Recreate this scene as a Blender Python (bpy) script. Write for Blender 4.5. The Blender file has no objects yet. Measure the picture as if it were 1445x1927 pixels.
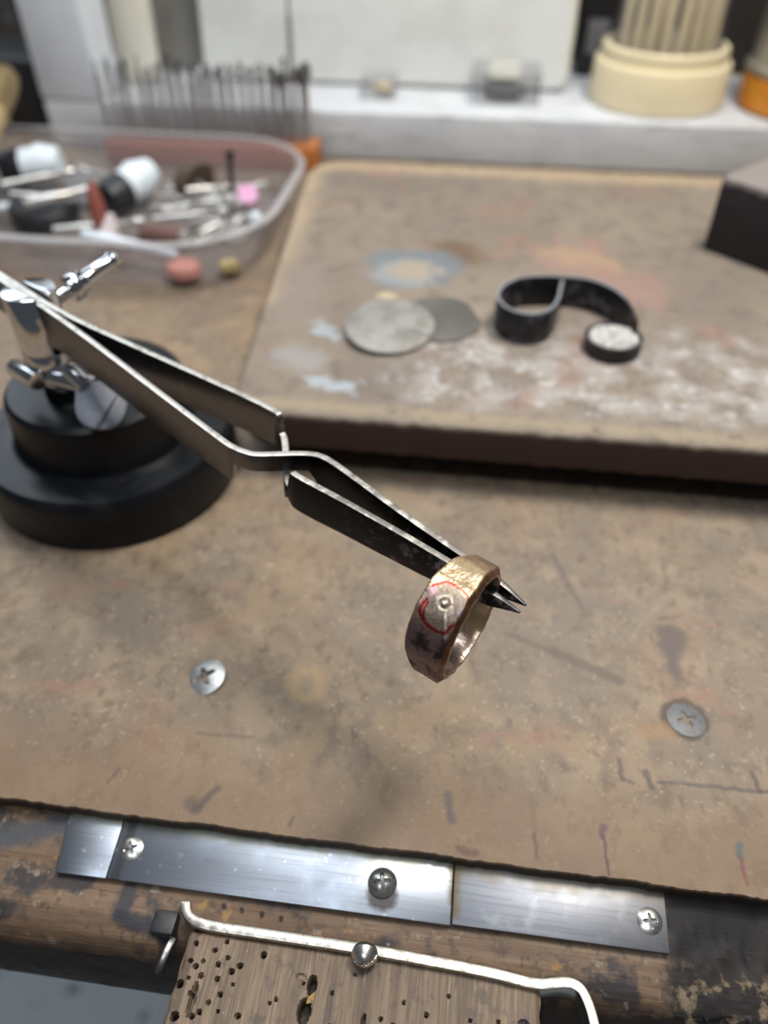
import bpy, bmesh, math, random
from mathutils import Vector, Matrix, noise

S = 0.001            # all lengths below are written in millimetres
R = math.radians
PI = math.pi
random.seed(7)
scene = bpy.context.scene
col = scene.collection

# ------------------------------------------------------------------ camera
cam_data = bpy.data.cameras.new('camera')
cam = bpy.data.objects.new('camera', cam_data)
col.objects.link(cam)
cam.location = (0, 0, 0.150)
cam.rotation_euler = (R(90 - 43.0), 0, R(7.5))
cam_data.sensor_fit = 'VERTICAL'
cam_data.sensor_height = 24.0
cam_data.lens = 1448.0 / 1927.0 * 24.0
cam_data.clip_start = 0.004
cam_data.clip_end = 20
cam_data.dof.use_dof = True
cam_data.dof.focus_distance = 0.136
cam_data.dof.aperture_fstop = 6.2
scene.camera = cam

# ------------------------------------------------------------------ light
world = bpy.data.worlds.new('world')
scene.world = world
world.use_nodes = True
world.node_tree.nodes['Background'].inputs[0].default_value = (0.80, 0.88, 1.0, 1)
world.node_tree.nodes['Background'].inputs[1].default_value = 0.07


def area(name, loc, target, sx, sy, power, color):
    d = bpy.data.lights.new(name, 'AREA')
    d.shape = 'RECTANGLE'
    d.size = sx * S
    d.size_y = sy * S
    d.energy = power
    d.color = color
    o = bpy.data.objects.new(name, d)
    col.objects.link(o)
    o.location = Vector(loc) * S
    o.rotation_euler = (Vector(target) - Vector(loc)).to_track_quat('-Z', 'Y').to_euler()
    return o


area('bench_lamp_light', (150, 250, 520), (-20, 270, 0), 130, 90, 2.6, (1.0, 0.95, 0.87))
area('edge_fill_light', (-130, 250, 490), (-120, 262, 0), 640, 26, 1.2, (0.93, 0.97, 1.0))  # added light for the tweezer edges and the post, no tube seen
area('ceiling_light', (-150, 240, 1650), (-60, 200, 0), 420, 300, 3.0, (0.80, 0.91, 1.0))
area('room_fill', (-200, -900, 2300), (-200, 100, -500), 1200, 300, 14.0, (0.88, 0.94, 1.0))  # added fill from behind the camera for the floor and post
area('back_left_fill', (-470, 625, 370), (-80, 150, 30), 340, 260, 0.9, (0.78, 0.89, 1.0))  # added cool area light for highlights on chrome and stand, no window there

scene.view_settings.view_transform = 'Standard'
scene.view_settings.look = 'None'
scene.view_settings.gamma = 1.0
scene.view_settings.use_curve_mapping = False
scene.view_settings.exposure = 0.0
scene.cycles.max_bounces = 4
scene.cycles.adaptive_threshold = 0.05
scene.cycles.diffuse_bounces = 1
scene.cycles.glossy_bounces = 3
scene.cycles.transmission_bounces = 3
scene.cycles.transparent_max_bounces = 16


# ------------------------------------------------------------------ materials
class MT:
    """small node helper: coordinates are object coordinates in millimetres"""

    def __init__(s, name, colr, rough=0.5, metal=0.0, spec=0.5, coat=0.0):
        s.m = bpy.data.materials.new(name)
        s.m.use_nodes = True
        s.nt = s.m.node_tree
        s.b = s.nt.nodes['Principled BSDF']
        s.b.inputs['Roughness'].default_value = rough
        s.b.inputs['Metallic'].default_value = metal
        s.b.inputs['Specular IOR Level'].default_value = spec
        s.b.inputs['Coat Weight'].default_value = coat
        s.b.inputs['Base Color'].default_value = (*colr, 1)
        tc = s.n('ShaderNodeTexCoord')
        sc = s.n('ShaderNodeVectorMath', operation='SCALE')
        s.l(tc.outputs['Object'], sc.inputs[0])
        sc.inputs['Scale'].default_value = 1000.0
        s.p = sc.outputs[0]
        rgb = s.n('ShaderNodeRGB')
        rgb.outputs[0].default_value = (*colr, 1)
        s.c = rgb.outputs[0]
        v = s.n('ShaderNodeValue')
        v.outputs[0].default_value = rough
        s.r = v.outputs[0]
        s.h = None

    def n(s, t, **kw):
        x = s.nt.nodes.new(t)
        for k, v in kw.items():
            setattr(x, k, v)
        return x

    def l(s, a, b):
        s.nt.links.new(a, b)

    def math(s, op, a, b=None, clamp=False):
        x = s.n('ShaderNodeMath', operation=op)
        x.use_clamp = clamp
        for i, q in enumerate((a, b)):
            if q is None:
                continue
            if isinstance(q, (int, float)):
                x.inputs[i].default_value = q
            else:
                s.l(q, x.inputs[i])
        return x.outputs[0]

    def vm(s, op, a, b=None):
        x = s.n('ShaderNodeVectorMath', operation=op)
        for i, q in enumerate((a, b)):
            if q is None:
                continue
            if isinstance(q, (tuple, list, Vector)):
                x.inputs[i].default_value = q
            else:
                s.l(q, x.inputs[i])
        return x

    def noise(s, scale, detail=4, seed=0, dist=0.0, rough=0.55):
        if isinstance(scale, (int, float)):
            scale = (scale,) * 3
        m = s.vm('MULTIPLY', s.p, scale)
        a = s.vm('ADD', m.outputs[0], (seed * 3.7, seed * 1.3, seed * 2.1))
        x = s.n('ShaderNodeTexNoise')
        s.l(a.outputs[0], x.inputs['Vector'])
        x.inputs['Scale'].default_value = 1
        x.inputs['Detail'].default_value = detail
        x.inputs['Roughness'].default_value = rough
        x.inputs['Distortion'].default_value = dist
        return x

    def ramp(s, val, lo, hi, fac=1.0):
        x = s.n('ShaderNodeMapRange', interpolation_type='SMOOTHSTEP')
        s.l(val, x.inputs['Value'])
        x.inputs['From Min'].default_value = lo
        x.inputs['From Max'].default_value = hi
        x.inputs['To Min'].default_value = 0.0
        x.inputs['To Max'].default_value = fac
        return x.outputs[0]

    def mix(s, fac, colr, rough=None):
        x = s.n('ShaderNodeMix', data_type='RGBA')
        s.l(fac, x.inputs['Factor'])
        s.l(s.c, x.inputs['A'])
        if isinstance(colr, tuple):
            x.inputs['B'].default_value = (*colr, 1)
        else:
            s.l(colr, x.inputs['B'])
        s.c = x.outputs['Result']
        if rough is not None:
            y = s.n('ShaderNodeMix', data_type='FLOAT')
            s.l(fac, y.inputs['Factor'])
            s.l(s.r, y.inputs['A'])
            y.inputs['B'].default_value = rough
            s.r = y.outputs['Result']
        return s

    def layer(s, scale, lo, hi, colr, fac=1.0, detail=4, seed=0, rough=None, dist=0.0):
        return s.mix(s.ramp(s.noise(scale, detail, seed, dist).outputs['Fac'], lo, hi, fac), colr, rough)

    def grad(s, axis, a, b, colr, fac=1.0, amp=0.0, nscale=0.1, seed=0, rough=None):
        sep = s.n('ShaderNodeSeparateXYZ')
        s.l(s.p, sep.inputs[0])
        v = sep.outputs[axis]
        if amp:
            v = s.math('ADD', v, s.math('MULTIPLY', s.math('SUBTRACT', s.noise(nscale, 5, seed).outputs['Fac'], 0.5), amp))
        return s.mix(s.ramp(v, a, b, fac), colr, rough)

    def stain(s, a, b, r, soft, colr, fac=1.0, warp=1.0, wscale=0.5, inner=None, rough=None, seed=0):
        if not hasattr(s, 'warps'):
            s.warps = {}
        key = (warp, wscale, seed)
        if key not in s.warps:
            nz = s.noise(wscale, 3, 11 + seed)
            q = s.vm('SUBTRACT', nz.outputs['Color'], (0.5, 0.5, 0.5))
            q = s.vm('MULTIPLY', q.outputs[0], (warp * 2, warp * 2, 0))
            q = s.vm('ADD', s.p, q.outputs[0])
            s.warps[key] = s.vm('MULTIPLY', q.outputs[0], (1, 1, 0)).outputs[0]
        p = s.warps[key]
        ba = Vector((b[0] - a[0], b[1] - a[1], 0))
        pa = s.vm('SUBTRACT', p, (a[0], a[1], 0)).outputs[0]
        if ba.length > 1e-6:
            d = s.vm('DOT_PRODUCT', pa, tuple(ba / ba.length_squared)).outputs['Value']
            h = s.math('ADD', d, 0.0, clamp=True)
            k = s.n('ShaderNodeVectorMath', operation='SCALE')
            k.inputs[0].default_value = ba
            s.l(h, k.inputs['Scale'])
            pa = s.vm('SUBTRACT', pa, k.outputs[0]).outputs[0]
        ln = s.vm('LENGTH', pa).outputs['Value']
        f = s.ramp(ln, r + soft, max(r - soft, 0.0), fac)
        if inner:
            f = s.math('MULTIPLY', f, s.ramp(ln, inner - soft, inner + soft, 1.0))
        return s.mix(f, colr, rough)

    def bump(s, scale, strength, dist=0.3, detail=4, seed=0):
        nz = s.noise(scale, detail, seed)
        b = s.n('ShaderNodeBump')
        b.inputs['Strength'].default_value = strength
        b.inputs['Distance'].default_value = dist * S
        s.l(nz.outputs['Fac'], b.inputs['Height'])
        if s.h is not None:
            s.l(s.h, b.inputs['Normal'])
        s.h = b.outputs[0]
        return s

    def deepen(s, g):
        x = s.n('ShaderNodeGamma')
        s.l(s.c, x.inputs[0])
        x.inputs[1].default_value = g
        s.c = x.outputs[0]
        return s

    def done(s):
        s.l(s.c, s.b.inputs['Base Color'])
        s.l(s.r, s.b.inputs['Roughness'])
        if s.h is not None:
            s.l(s.h, s.b.inputs['Normal'])
        return s.m


def clear_mat(name, tint, gloss=0.10, haze=0.08, hazecol=(0.7, 0.7, 0.72)):
    """clear plastic: tinted transparency, a little milky haze, glossy reflection by Fresnel"""
    m = bpy.data.materials.new(name)
    m.use_nodes = True
    nt = m.node_tree
    for x in list(nt.nodes):
        nt.nodes.remove(x)
    out = nt.nodes.new('ShaderNodeOutputMaterial')
    tr = nt.nodes.new('ShaderNodeBsdfTransparent')
    tr.inputs[0].default_value = (*tint, 1)
    df = nt.nodes.new('ShaderNodeBsdfDiffuse')
    df.inputs[0].default_value = (*hazecol, 1)
    gl = nt.nodes.new('ShaderNodeBsdfGlossy')
    gl.inputs['Roughness'].default_value = gloss
    m1 = nt.nodes.new('ShaderNodeMixShader')
    m1.inputs[0].default_value = haze
    nt.links.new(tr.outputs[0], m1.inputs[1])
    nt.links.new(df.outputs[0], m1.inputs[2])
    fr = nt.nodes.new('ShaderNodeLayerWeight')
    fr.inputs['Blend'].default_value = 0.5
    pw = nt.nodes.new('ShaderNodeMath')
    pw.operation = 'POWER'
    pw.inputs[1].default_value = 4.0
    nt.links.new(fr.outputs['Facing'], pw.inputs[0])
    ml = nt.nodes.new('ShaderNodeMath')
    ml.operation = 'MULTIPLY_ADD'
    ml.inputs[1].default_value = 0.55
    ml.inputs[2].default_value = 0.04
    nt.links.new(pw.outputs[0], ml.inputs[0])
    m2 = nt.nodes.new('ShaderNodeMixShader')
    nt.links.new(ml.outputs[0], m2.inputs[0])
    nt.links.new(m1.outputs[0], m2.inputs[1])
    nt.links.new(gl.outputs[0], m2.inputs[2])
    nt.links.new(m2.outputs[0], out.inputs[0])
    return m


def plain(name, c, rough=0.5, metal=0.0, var=0.25, vscale=0.4, spec=0.5, bump=0.0, coat=0.0):
    t = MT(name, c, rough, metal, spec, coat)
    dark = tuple(x * (1 - var) for x in c)
    lite = tuple(min(1, x * (1 + var)) for x in c)
    t.layer(vscale, 0.45, 0.7, dark, 1.0, 4, 1)
    t.layer(vscale * 2.3, 0.55, 0.75, lite, 0.7, 3, 5)
    if bump:
        t.bump(vscale * 3, bump, 0.2)
    return t.done()


MATS = {}


# ------------------------------------------------------------------ mesh builder
class MB:
    def __init__(s):
        s.v = []
        s.f = []

    def add(s, vs, fs, M=None):
        k = len(s.v)
        for q in vs:
            q = Vector(q)
            s.v.append(tuple(M @ q) if M else tuple(q))
        s.f += [tuple(i + k for i in f) for f in fs]
        return s

    def box(s, x0, x1, y0, y1, z0, z1, M=None):
        vs = [(x, y, z) for z in (z0, z1) for y in (y0, y1) for x in (x0, x1)]
        return s.add(vs, [(0, 2, 3, 1), (4, 5, 7, 6), (0, 1, 5, 4), (2, 6, 7, 3), (0, 4, 6, 2), (1, 3, 7, 5)], M)

    def lathe(s, prof, seg=48, M=None, close=False):
        vs, fs = [], []
        n = len(prof)
        for i in range(seg):
            a = 2 * PI * i / seg
            for r, z in prof:
                vs.append((r * math.cos(a), r * math.sin(a), z))
        for i in range(seg):
            j = (i + 1) % seg
            for k in range(n - 1 + (1 if close else 0)):
                k2 = (k + 1) % n
                fs.append((i * n + k, j * n + k, j * n + k2, i * n + k2))
        if not close:
            if prof[0][0] > 1e-6:
                fs.append(tuple(i * n for i in reversed(range(seg))))
            if prof[-1][0] > 1e-6:
                fs.append(tuple(i * n + n - 1 for i in range(seg)))
        return s.add(vs, fs, M)

    def prism(s, poly, z0, z1, M=None):
        n = len(poly)
        vs = [(x, y, z0) for x, y in poly] + [(x, y, z1) for x, y in poly]
        fs = [tuple(reversed(range(n))), tuple(range(n, 2 * n))]
        fs += [(i, (i + 1) % n, n + (i + 1) % n, n + i) for i in range(n)]
        return s.add(vs, fs, M)

    def tube(s, path, rad, seg=10, M=None):
        path = [Vector(p) for p in path]
        if isinstance(rad, (int, float)):
            rad = [rad] * len(path)
        vs, fs = [], []
        n = len(path)
        ref = None
        for i, p in enumerate(path):
            t = (path[min(i + 1, n - 1)] - path[max(i - 1, 0)]).normalized()
            if ref is None:
                ref = Vector((0, 0, 1)) if abs(t.z) < 0.9 else Vector((1, 0, 0))
            a = t.cross(ref).normalized()
            b = t.cross(a).normalized()
            ref = -b if b.dot(ref) < 0 else b
            b = t.cross(a)
            for k in range(seg):
                an = 2 * PI * k / seg
                vs.append(p + (a * math.cos(an) + b * math.sin(an)) * rad[i])
        for i in range(n - 1):
            for k in range(seg):
                k2 = (k + 1) % seg
                fs.append((i * seg + k, i * seg + k2, (i + 1) * seg + k2, (i + 1) * seg + k))
        fs.append(tuple(reversed(range(seg))))
        fs.append(tuple((n - 1) * seg + k for k in range(seg)))
        return s.add(vs, fs, M)

    def ribbon(s, path, th, zf, M=None):
        """thick strip standing on edge: path of (x, y), zf(i, t) -> (z0, z1)"""
        n = len(path)
        vs, fs = [], []
        for i, p in enumerate(path):
            a = Vector(path[max(i - 1, 0)])
            b = Vector(path[min(i + 1, n - 1)])
            t = (b - a).normalized()
            nn = Vector((-t.y, t.x))
            z0, z1 = zf(i)
            th_i = th[i] if isinstance(th, (list, tuple)) else th
            l = Vector(p) + nn * th_i / 2
            r = Vector(p) - nn * th_i / 2
            vs += [(l.x, l.y, z0), (l.x, l.y, z1), (r.x, r.y, z1), (r.x, r.y, z0)]
        for i in range(n - 1):
            for k in range(4):
                k2 = (k + 1) % 4
                fs.append((i * 4 + k, (i + 1) * 4 + k, (i + 1) * 4 + k2, i * 4 + k2))
        fs.append((0, 1, 2, 3))
        e = (n - 1) * 4
        fs.append((e + 3, e + 2, e + 1, e))
        return s.add(vs, fs, M)

    def grid(s, nu, nv, fn, M=None, closeu=False, closev=False):
        vs = [fn(i, j) for i in range(nu) for j in range(nv)]
        fs = []
        for i in range(nu if closeu else nu - 1):
            for j in range(nv if closev else nv - 1):
                i2, j2 = (i + 1) % nu, (j + 1) % nv
                fs.append((i * nv + j, i2 * nv + j, i2 * nv + j2, i * nv + j2))
        return s.add(vs, fs, M)

    def mesh(s, name, bevel=0, segs=2, sharp=35, fix=True):
        me = bpy.data.meshes.new(name)
        me.from_pydata([(x * S, y * S, z * S) for x, y, z in s.v], [], s.f)
        bm = bmesh.new()
        bm.from_mesh(me)
        if fix:
            bmesh.ops.recalc_face_normals(bm, faces=bm.faces)
        if bevel:
            es = [e for e in bm.edges if len(e.link_faces) == 2 and e.calc_face_angle(0) > R(30)]
            bmesh.ops.bevel(bm, geom=es, offset=bevel * S, segments=segs, profile=0.5, affect='EDGES', clamp_overlap=True)
        bm.to_mesh(me)
        bm.free()
        me.polygons.foreach_set('use_smooth', [True] * len(me.polygons))
        me.set_sharp_from_angle(angle=R(sharp))
        me.update()
        return me

    def build(s, name, mat, parent=None, loc=None, rot=None, **kw):
        o = bpy.data.objects.new(name, s.mesh(name, **kw))
        col.objects.link(o)
        o.data.materials.append(mat)
        if parent:
            o.parent = parent
        if loc:
            o.location = Vector(loc) * S
        if rot:
            o.rotation_euler = rot
        return o


def tag(o, label=None, cat=None, group=None, kind=None):
    if label:
        o['label'] = label
    if cat:
        o['category'] = cat
    if group:
        o['group'] = group
    if kind:
        o['kind'] = kind
    return o


def thing(name, label, cat, loc=(0, 0, 0), rot=None, group=None):
    o = bpy.data.objects.new(name, None)
    col.objects.link(o)
    o.empty_display_size = 0.01
    o.location = Vector(loc) * S
    if rot:
        o.rotation_euler = rot
    return tag(o, label, cat, group)


def T(x, y, z):
    return Matrix.Translation((x, y, z))


def along(p, d, roll=0):
    """matrix that puts local +Z along d at point p"""
    return T(*p) @ Vector(d).to_track_quat('Z', 'Y').to_matrix().to_4x4() @ Matrix.Rotation(roll, 4, 'Z')


def catmull(pts, step=1.0):
    out = []
    n = len(pts)
    P = [Vector(p) for p in pts]
    for i in range(n - 1):
        p0, p1, p2, p3 = P[max(i - 1, 0)], P[i], P[i + 1], P[min(i + 2, n - 1)]
        m = max(1, int((p2 - p1).length / step))
        for k in range(m):
            t = k / m
            out.append(0.5 * ((2 * p1) + (p2 - p0) * t + (2 * p0 - 5 * p1 + 4 * p2 - p3) * t * t + (3 * p1 - p0 - 3 * p2 + p3) * t ** 3))
    out.append(P[-1])
    return out


def lerp_tab(tab, x):
    for (a, fa), (b, fb) in zip(tab, tab[1:]):
        if x <= b:
            t = 0 if b == a else max(0, (x - a) / (b - a))
            return fa + (fb - fa) * t
    return tab[-1][1]


def rrect(x0, x1, y0, y1, r, k=8):
    pts = []
    for cx, cy, a0 in ((x1 - r, y0 + r, -90), (x1 - r, y1 - r, 0), (x0 + r, y1 - r, 90), (x0 + r, y0 + r, 180)):
        for i in range(k + 1):
            a = R(a0 + 90 * i / k)
            pts.append((cx + r * math.cos(a), cy + r * math.sin(a)))
    return pts


def nz(x, y, z=0.0):
    return noise.noise(Vector((x, y, z)))


ORD = ['first', 'second', 'third', 'fourth', 'fifth', 'sixth', 'seventh', 'eighth', 'ninth', 'tenth', 'eleventh', 'twelfth',
       'thirteenth', 'fourteenth', 'fifteenth', 'sixteenth', 'seventeenth', 'eighteenth', 'nineteenth', 'twentieth',
       'twenty-first', 'twenty-second', 'twenty-third', 'twenty-fourth', 'twenty-fifth', 'twenty-sixth']

# ================================================================== the setting
# wall far behind the ledge
t = MT('dark_wall', (0.055, 0.052, 0.05), 0.8)
t.layer(0.02, 0.45, 0.7, (0.10, 0.085, 0.07), 1, 5, 3)
t.layer(0.035, 0.55, 0.68, (0.30, 0.29, 0.29), 0.9, 4, 8)
t.grad(2, 150, 190, (0.62, 0.63, 0.64), 1.0, 20, 0.02, 2)  # unseen upper wall made light so the chrome and steel edges mirror it
wall_mat = t.done()
tag(MB().box(-900, 900, 640, 660, -800, 900).build('wall_back', wall_mat), kind='structure')

t = MT('floor_sheet', (0.82, 0.90, 0.94), 0.6)
t.layer(0.012, 0.48, 0.66, (0.42, 0.54, 0.62), 0.9, 4, 12)
t.layer(0.03, 0.60, 0.70, (0.12, 0.16, 0.20), 0.8, 4, 4)
tag(MB().box(-1200, 1200, -1200, 640, -800, -790).build('floor', t.done()), kind='structure')

# ------------------------------------------------------------------ bench
bench = thing('jeweller_bench', 'worn brown workbench with a stained hardboard top and scarred timber front rail', 'workbench')

t = MT('hardboard', (0.265, 0.205, 0.150), 0.55, spec=0.35)
t.layer(0.012, 0.42, 0.62, (0.335, 0.235, 0.135), 0.7, 3, 6)
t.layer(0.03, 0.40, 0.62, (0.225, 0.18, 0.142), 0.8, 3, 1)
t.layer(0.09, 0.45, 0.68, (0.36, 0.275, 0.19), 0.6, 3, 2)
t.layer(0.18, 0.48, 0.66, (0.205, 0.155, 0.115), 0.7, 4, 27)
t.layer((0.35, 0.2, 0.35), 0.53, 0.70, (0.165, 0.118, 0.085), 0.65, 4, 3)
t.layer(0.8, 0.60, 0.70, (0.41, 0.32, 0.23), 0.75, 3, 4)
t.layer(0.45, 0.68, 0.75, (0.52, 0.41, 0.28), 0.7, 2, 9)
t.layer(1.6, 0.60, 0.72, (0.14, 0.10, 0.075), 0.5, 3, 33)
t.layer((0.05, 0.12, 0.05), 0.58, 0.72, (0.33, 0.185, 0.13), 0.5, 4, 12)
t.grad(1, 90, 70, (0.255, 0.17, 0.105), 0.65, 20, 0.06, 8)
t.grad(2, -0.5, -1.1, (0.045, 0.032, 0.026), 0.9, 0.5, 0.8, 8)  # front edge face darkened in the colour: its shade as well as dirt
dk = (0.11, 0.085, 0.08)
for a, b, r, so, c, f in [
    ((26.3, 148.4), (33.1, 130.7), 0.6, 0.7, (0.15, 0.12, 0.105), 0.75),
    ((14.6, 120.3), (26, 116), 0.9, 0.8, (0.17, 0.125, 0.095), 0.8),
    ((26, 116), (40.4, 109.7), 1.3, 0.7, (0.16, 0.12, 0.095), 0.85),
    ((38.6, 89.4), (38.8, 85.2), 0.5, 0.5, dk, 0.8),
    ((38.8, 85.2), (41, 84.6), 0.4, 0.4, dk, 0.6),
    ((43.9, 87.1), (44.6, 84.1), 0.7, 0.5, dk, 0.8),
    ((46.3, 85.4), (68.3, 86.1), 0.3, 0.5, dk, 0.7),
    ((68.3, 86.1), (90, 89.0), 0.3, 0.5, dk, 0.6),
    ((65.9, 90.0), (66.6, 86.0), 0.5, 0.5, dk, 0.8),
    ((3.0, 77), (4.2, 71.5), 0.7, 0.8, (0.10, 0.10, 0.105), 0.7),
    ((-47.3, 67.3), (-44.2, 72.0), 0.7, 0.8, dk, 0.75),
    ((-49, 68.5), (-47.3, 67.3), 1.2, 0.9, dk, 0.6),
    ((20.5, 71.2), (21.0, 66.5), 0.25, 0.4, (0.16, 0.065, 0.075), 0.6),
    ((34.2, 74.3), (33.8, 72.3), 0.6, 0.4, (0.13, 0.07, 0.10), 0.7),
    ((34.0, 72.5), (34.5, 65.0), 0.22, 0.3, (0.13, 0.045, 0.06), 0.8),
    ((60.3, 74.0), (59.9, 71.5), 0.7, 0.4, (0.13, 0.15, 0.14), 0.9),
    ((59.9, 71.5), (60.2, 66.5), 0.3, 0.3, (0.22, 0.08, 0.09), 0.8),
    ((6.0, 66.0), (9.0, 65.6), 0.7, 0.6, (0.12, 0.05, 0.05), 0.6),
    ((-52, 84), (-40, 84.5), 0.3, 0.5, dk, 0.45),
    ((-67, 70.5), (-66, 73.5), 0.3, 0.5, dk, 0.5),
    ((-27.5, 66.5), (-27.5, 68), 0.4, 0.4, dk, 0.6),
]:
    t.stain(a, b, r, so, c, f, 0.6, 0.5)
t.stain((-31.2, 100.5), (-31.0, 98.5), 4.0, 1.8, (0.40, 0.28, 0.15), 0.75, 1.5, 0.25, inner=1.8)
t.stain((54.8, 124), (53, 114), 5.2, 1.5, (0.33, 0.215, 0.125), 0.45, 7, 0.16, seed=2)
t.stain((54.8, 124), (53, 113.5), 3.4, 2.4, (0.13, 0.10, 0.095), 0.85, 7, 0.16, seed=2)
t.stain((52, 130), (57, 131), 0.4, 0.7, dk, 0.5)
t.stain((-20, 163), (-19, 163), 10, 8, (0.36, 0.27, 0.18), 0.5, 3, 0.1)
t.stain((53.9, 101.5), (53.9, 101.5), 5.3, 0.7, (0.085, 0.062, 0.045), 0.85, 1.2, 0.4, inner=3.6)
t.stain((51, 98.5), (45, 97), 1.8, 1.5, (0.36, 0.22, 0.11), 0.6, 1.5, 0.25)
t.bump(0.9, 0.3, 0.2, 3)
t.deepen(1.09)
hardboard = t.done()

pts = []
x = -480.0
while x <= 400:
    pts.append((x, 64.4 + 0.45 * nz(x * 0.11, 1.7) + 0.28 * nz(x * 0.55, 4.1) + 0.12 * nz(x * 1.7, 9.0)))
    x += 0.5 if -95 < x < 80 else 8
pts += [(400, 636), (-480, 636)]
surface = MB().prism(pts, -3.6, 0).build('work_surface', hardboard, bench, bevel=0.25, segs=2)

# substrate under the hardboard
MB().box(-480, 400, 66, 636, -40, -4.5).build('bench_slab', plain('slab_wood', (0.12, 0.08, 0.05), 0.7), bench)

# timber front rail: rounded, scarred, charred towards its right end
t = MT('rail_wood', (0.15, 0.092, 0.056), 0.6, spec=0.4)
t.layer((0.03, 0.5, 0.5), 0.4, 0.65, (0.205, 0.135, 0.083), 0.8, 5, 2)
t.layer((0.05, 1.6, 1.6), 0.5, 0.72, (0.11, 0.06, 0.035), 0.7, 5, 4)
t.layer(0.09, 0.52, 0.62, (0.028, 0.026, 0.030), 0.9, 6, 7)
t.layer(0.5, 0.54, 0.68, (0.06, 0.045, 0.035), 0.7, 6, 29)
t.layer(0.35, 0.60, 0.70, (0.32, 0.26, 0.20), 0.6, 5, 9)
t.layer(0.22, 0.62, 0.70, (0.33, 0.19, 0.06), 0.7, 4, 14)
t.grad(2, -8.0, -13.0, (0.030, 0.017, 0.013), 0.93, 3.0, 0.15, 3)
t.stain((-57, 53), (-57, 48), 1.6, 0.7, (0.035, 0.035, 0.042), 0.92, 1.2, 0.35, seed=2)
t.stain((-57, 47.6), (-47, 45.8), 1.3, 0.7, (0.035, 0.035, 0.042), 0.92, 1.2, 0.35, seed=2)
for hx, hy in ((-38.0, 52.2), (-34.4, 52.0), (-30.4, 51.7), (-26.6, 51.5)):
    t.stain((hx, hy), (hx + 0.1, hy - 0.3), 0.42, 0.2, (0.012, 0.009, 0.008), 0.95, 0.2, 0.5, seed=4)
t.stain((-88, 58), (-74, 63), 2.2, 1.5, (0.06, 0.07, 0.085), 0.85, 1.5, 0.3, seed=3)
t.grad(0, 43, 47, (0.016, 0.015, 0.016), 0.95, 9.0, 0.25, 5, rough=0.75)
f = t.math('MULTIPLY', t.ramp(t.noise(0.3, 5, 21).outputs['Fac'], 0.52, 0.64, 0.8), 1.0)
sep = t.n('ShaderNodeSeparateXYZ')
t.l(t.p, sep.inputs[0])
f = t.math('MULTIPLY', f, t.ramp(sep.outputs[0], 44, 49, 1.0))
f = t.math('MULTIPLY', f, t.ramp(sep.outputs[1], 55, 51, 1.0))
t.mix(f, (0.26, 0.19, 0.12))
t.bump((0.15, 1.2, 1.2), 0.4, 0.4, 5)
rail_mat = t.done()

prof = [(72, -4.3), (66, -4.35), (60, -5.3), (55, -6.1), (52.5, -6.5), (51.0, -6.8), (49.8, -7.1), (48.8, -7.5), (47.6, -8.1), (46.6, -8.9),
        (45.8, -9.9), (45.0, -11.2), (44.0, -13.4), (43.0, -16), (42.2, -19), (41.4, -22), (41.0, -25), (41.2, -28), (44, -29), (72, -29)]
pf = []
for k_, (a_, b_) in enumerate(zip(prof, prof[1:])):
    m_ = 3 if 2 <= k_ <= 16 else 1
    pf += [(a_[0] + (b_[0] - a_[0]) * q_ / m_, a_[1] + (b_[1] - a_[1]) * q_ / m_) for q_ in range(m_)]
prof = pf + [prof[-1]]
N = 420


def rail_pt(i, j):
    x = -170 + 300 * i / (N - 1)
    y, z = prof[j]
    if x < -46 and 44 < y < 53 and z > -28:          # left of the pin the rail stands further out
        k = min(1, (-46 - x) / 3.0) * min(1, (53 - y) / 2)
        y -= k * 2.2
        z += k * 1.0
    rough_k = max(0, min(1, (x - 43) / 7))
    if 40 < y < 64 and z > -28:
        e = nz(x * 0.16, y * 0.25, z * 0.25) * 0.3 + nz(x * 0.5, y * 0.6, z * 0.6) * 0.2
        e += rough_k * (1.5 * nz(x * 0.2 + 9, y * 0.25, z * 0.25) + 0.9 * nz(x * 0.55, y * 0.55, z * 0.55) + 0.45 * nz(x * 1.3, y * 1.3, z * 1.3) - 0.7)
        fade = min(1, (64 - y) / 6)
        if y < 52.5:
            y += e * 1.1
        z += (e if y < 53 or x > 46.5 else min(e, -0.05)) * fade
    return (x, y, z)


rail = MB().grid(N, len(prof), rail_pt, closev=True)
n0 = len(prof)
rail.f.append(tuple(range(n0)))
rail.f.append(tuple((N - 1) * n0 + k for k in reversed(range(n0))))
rail_o = rail.build('front_rail', rail_mat, bench)
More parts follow.
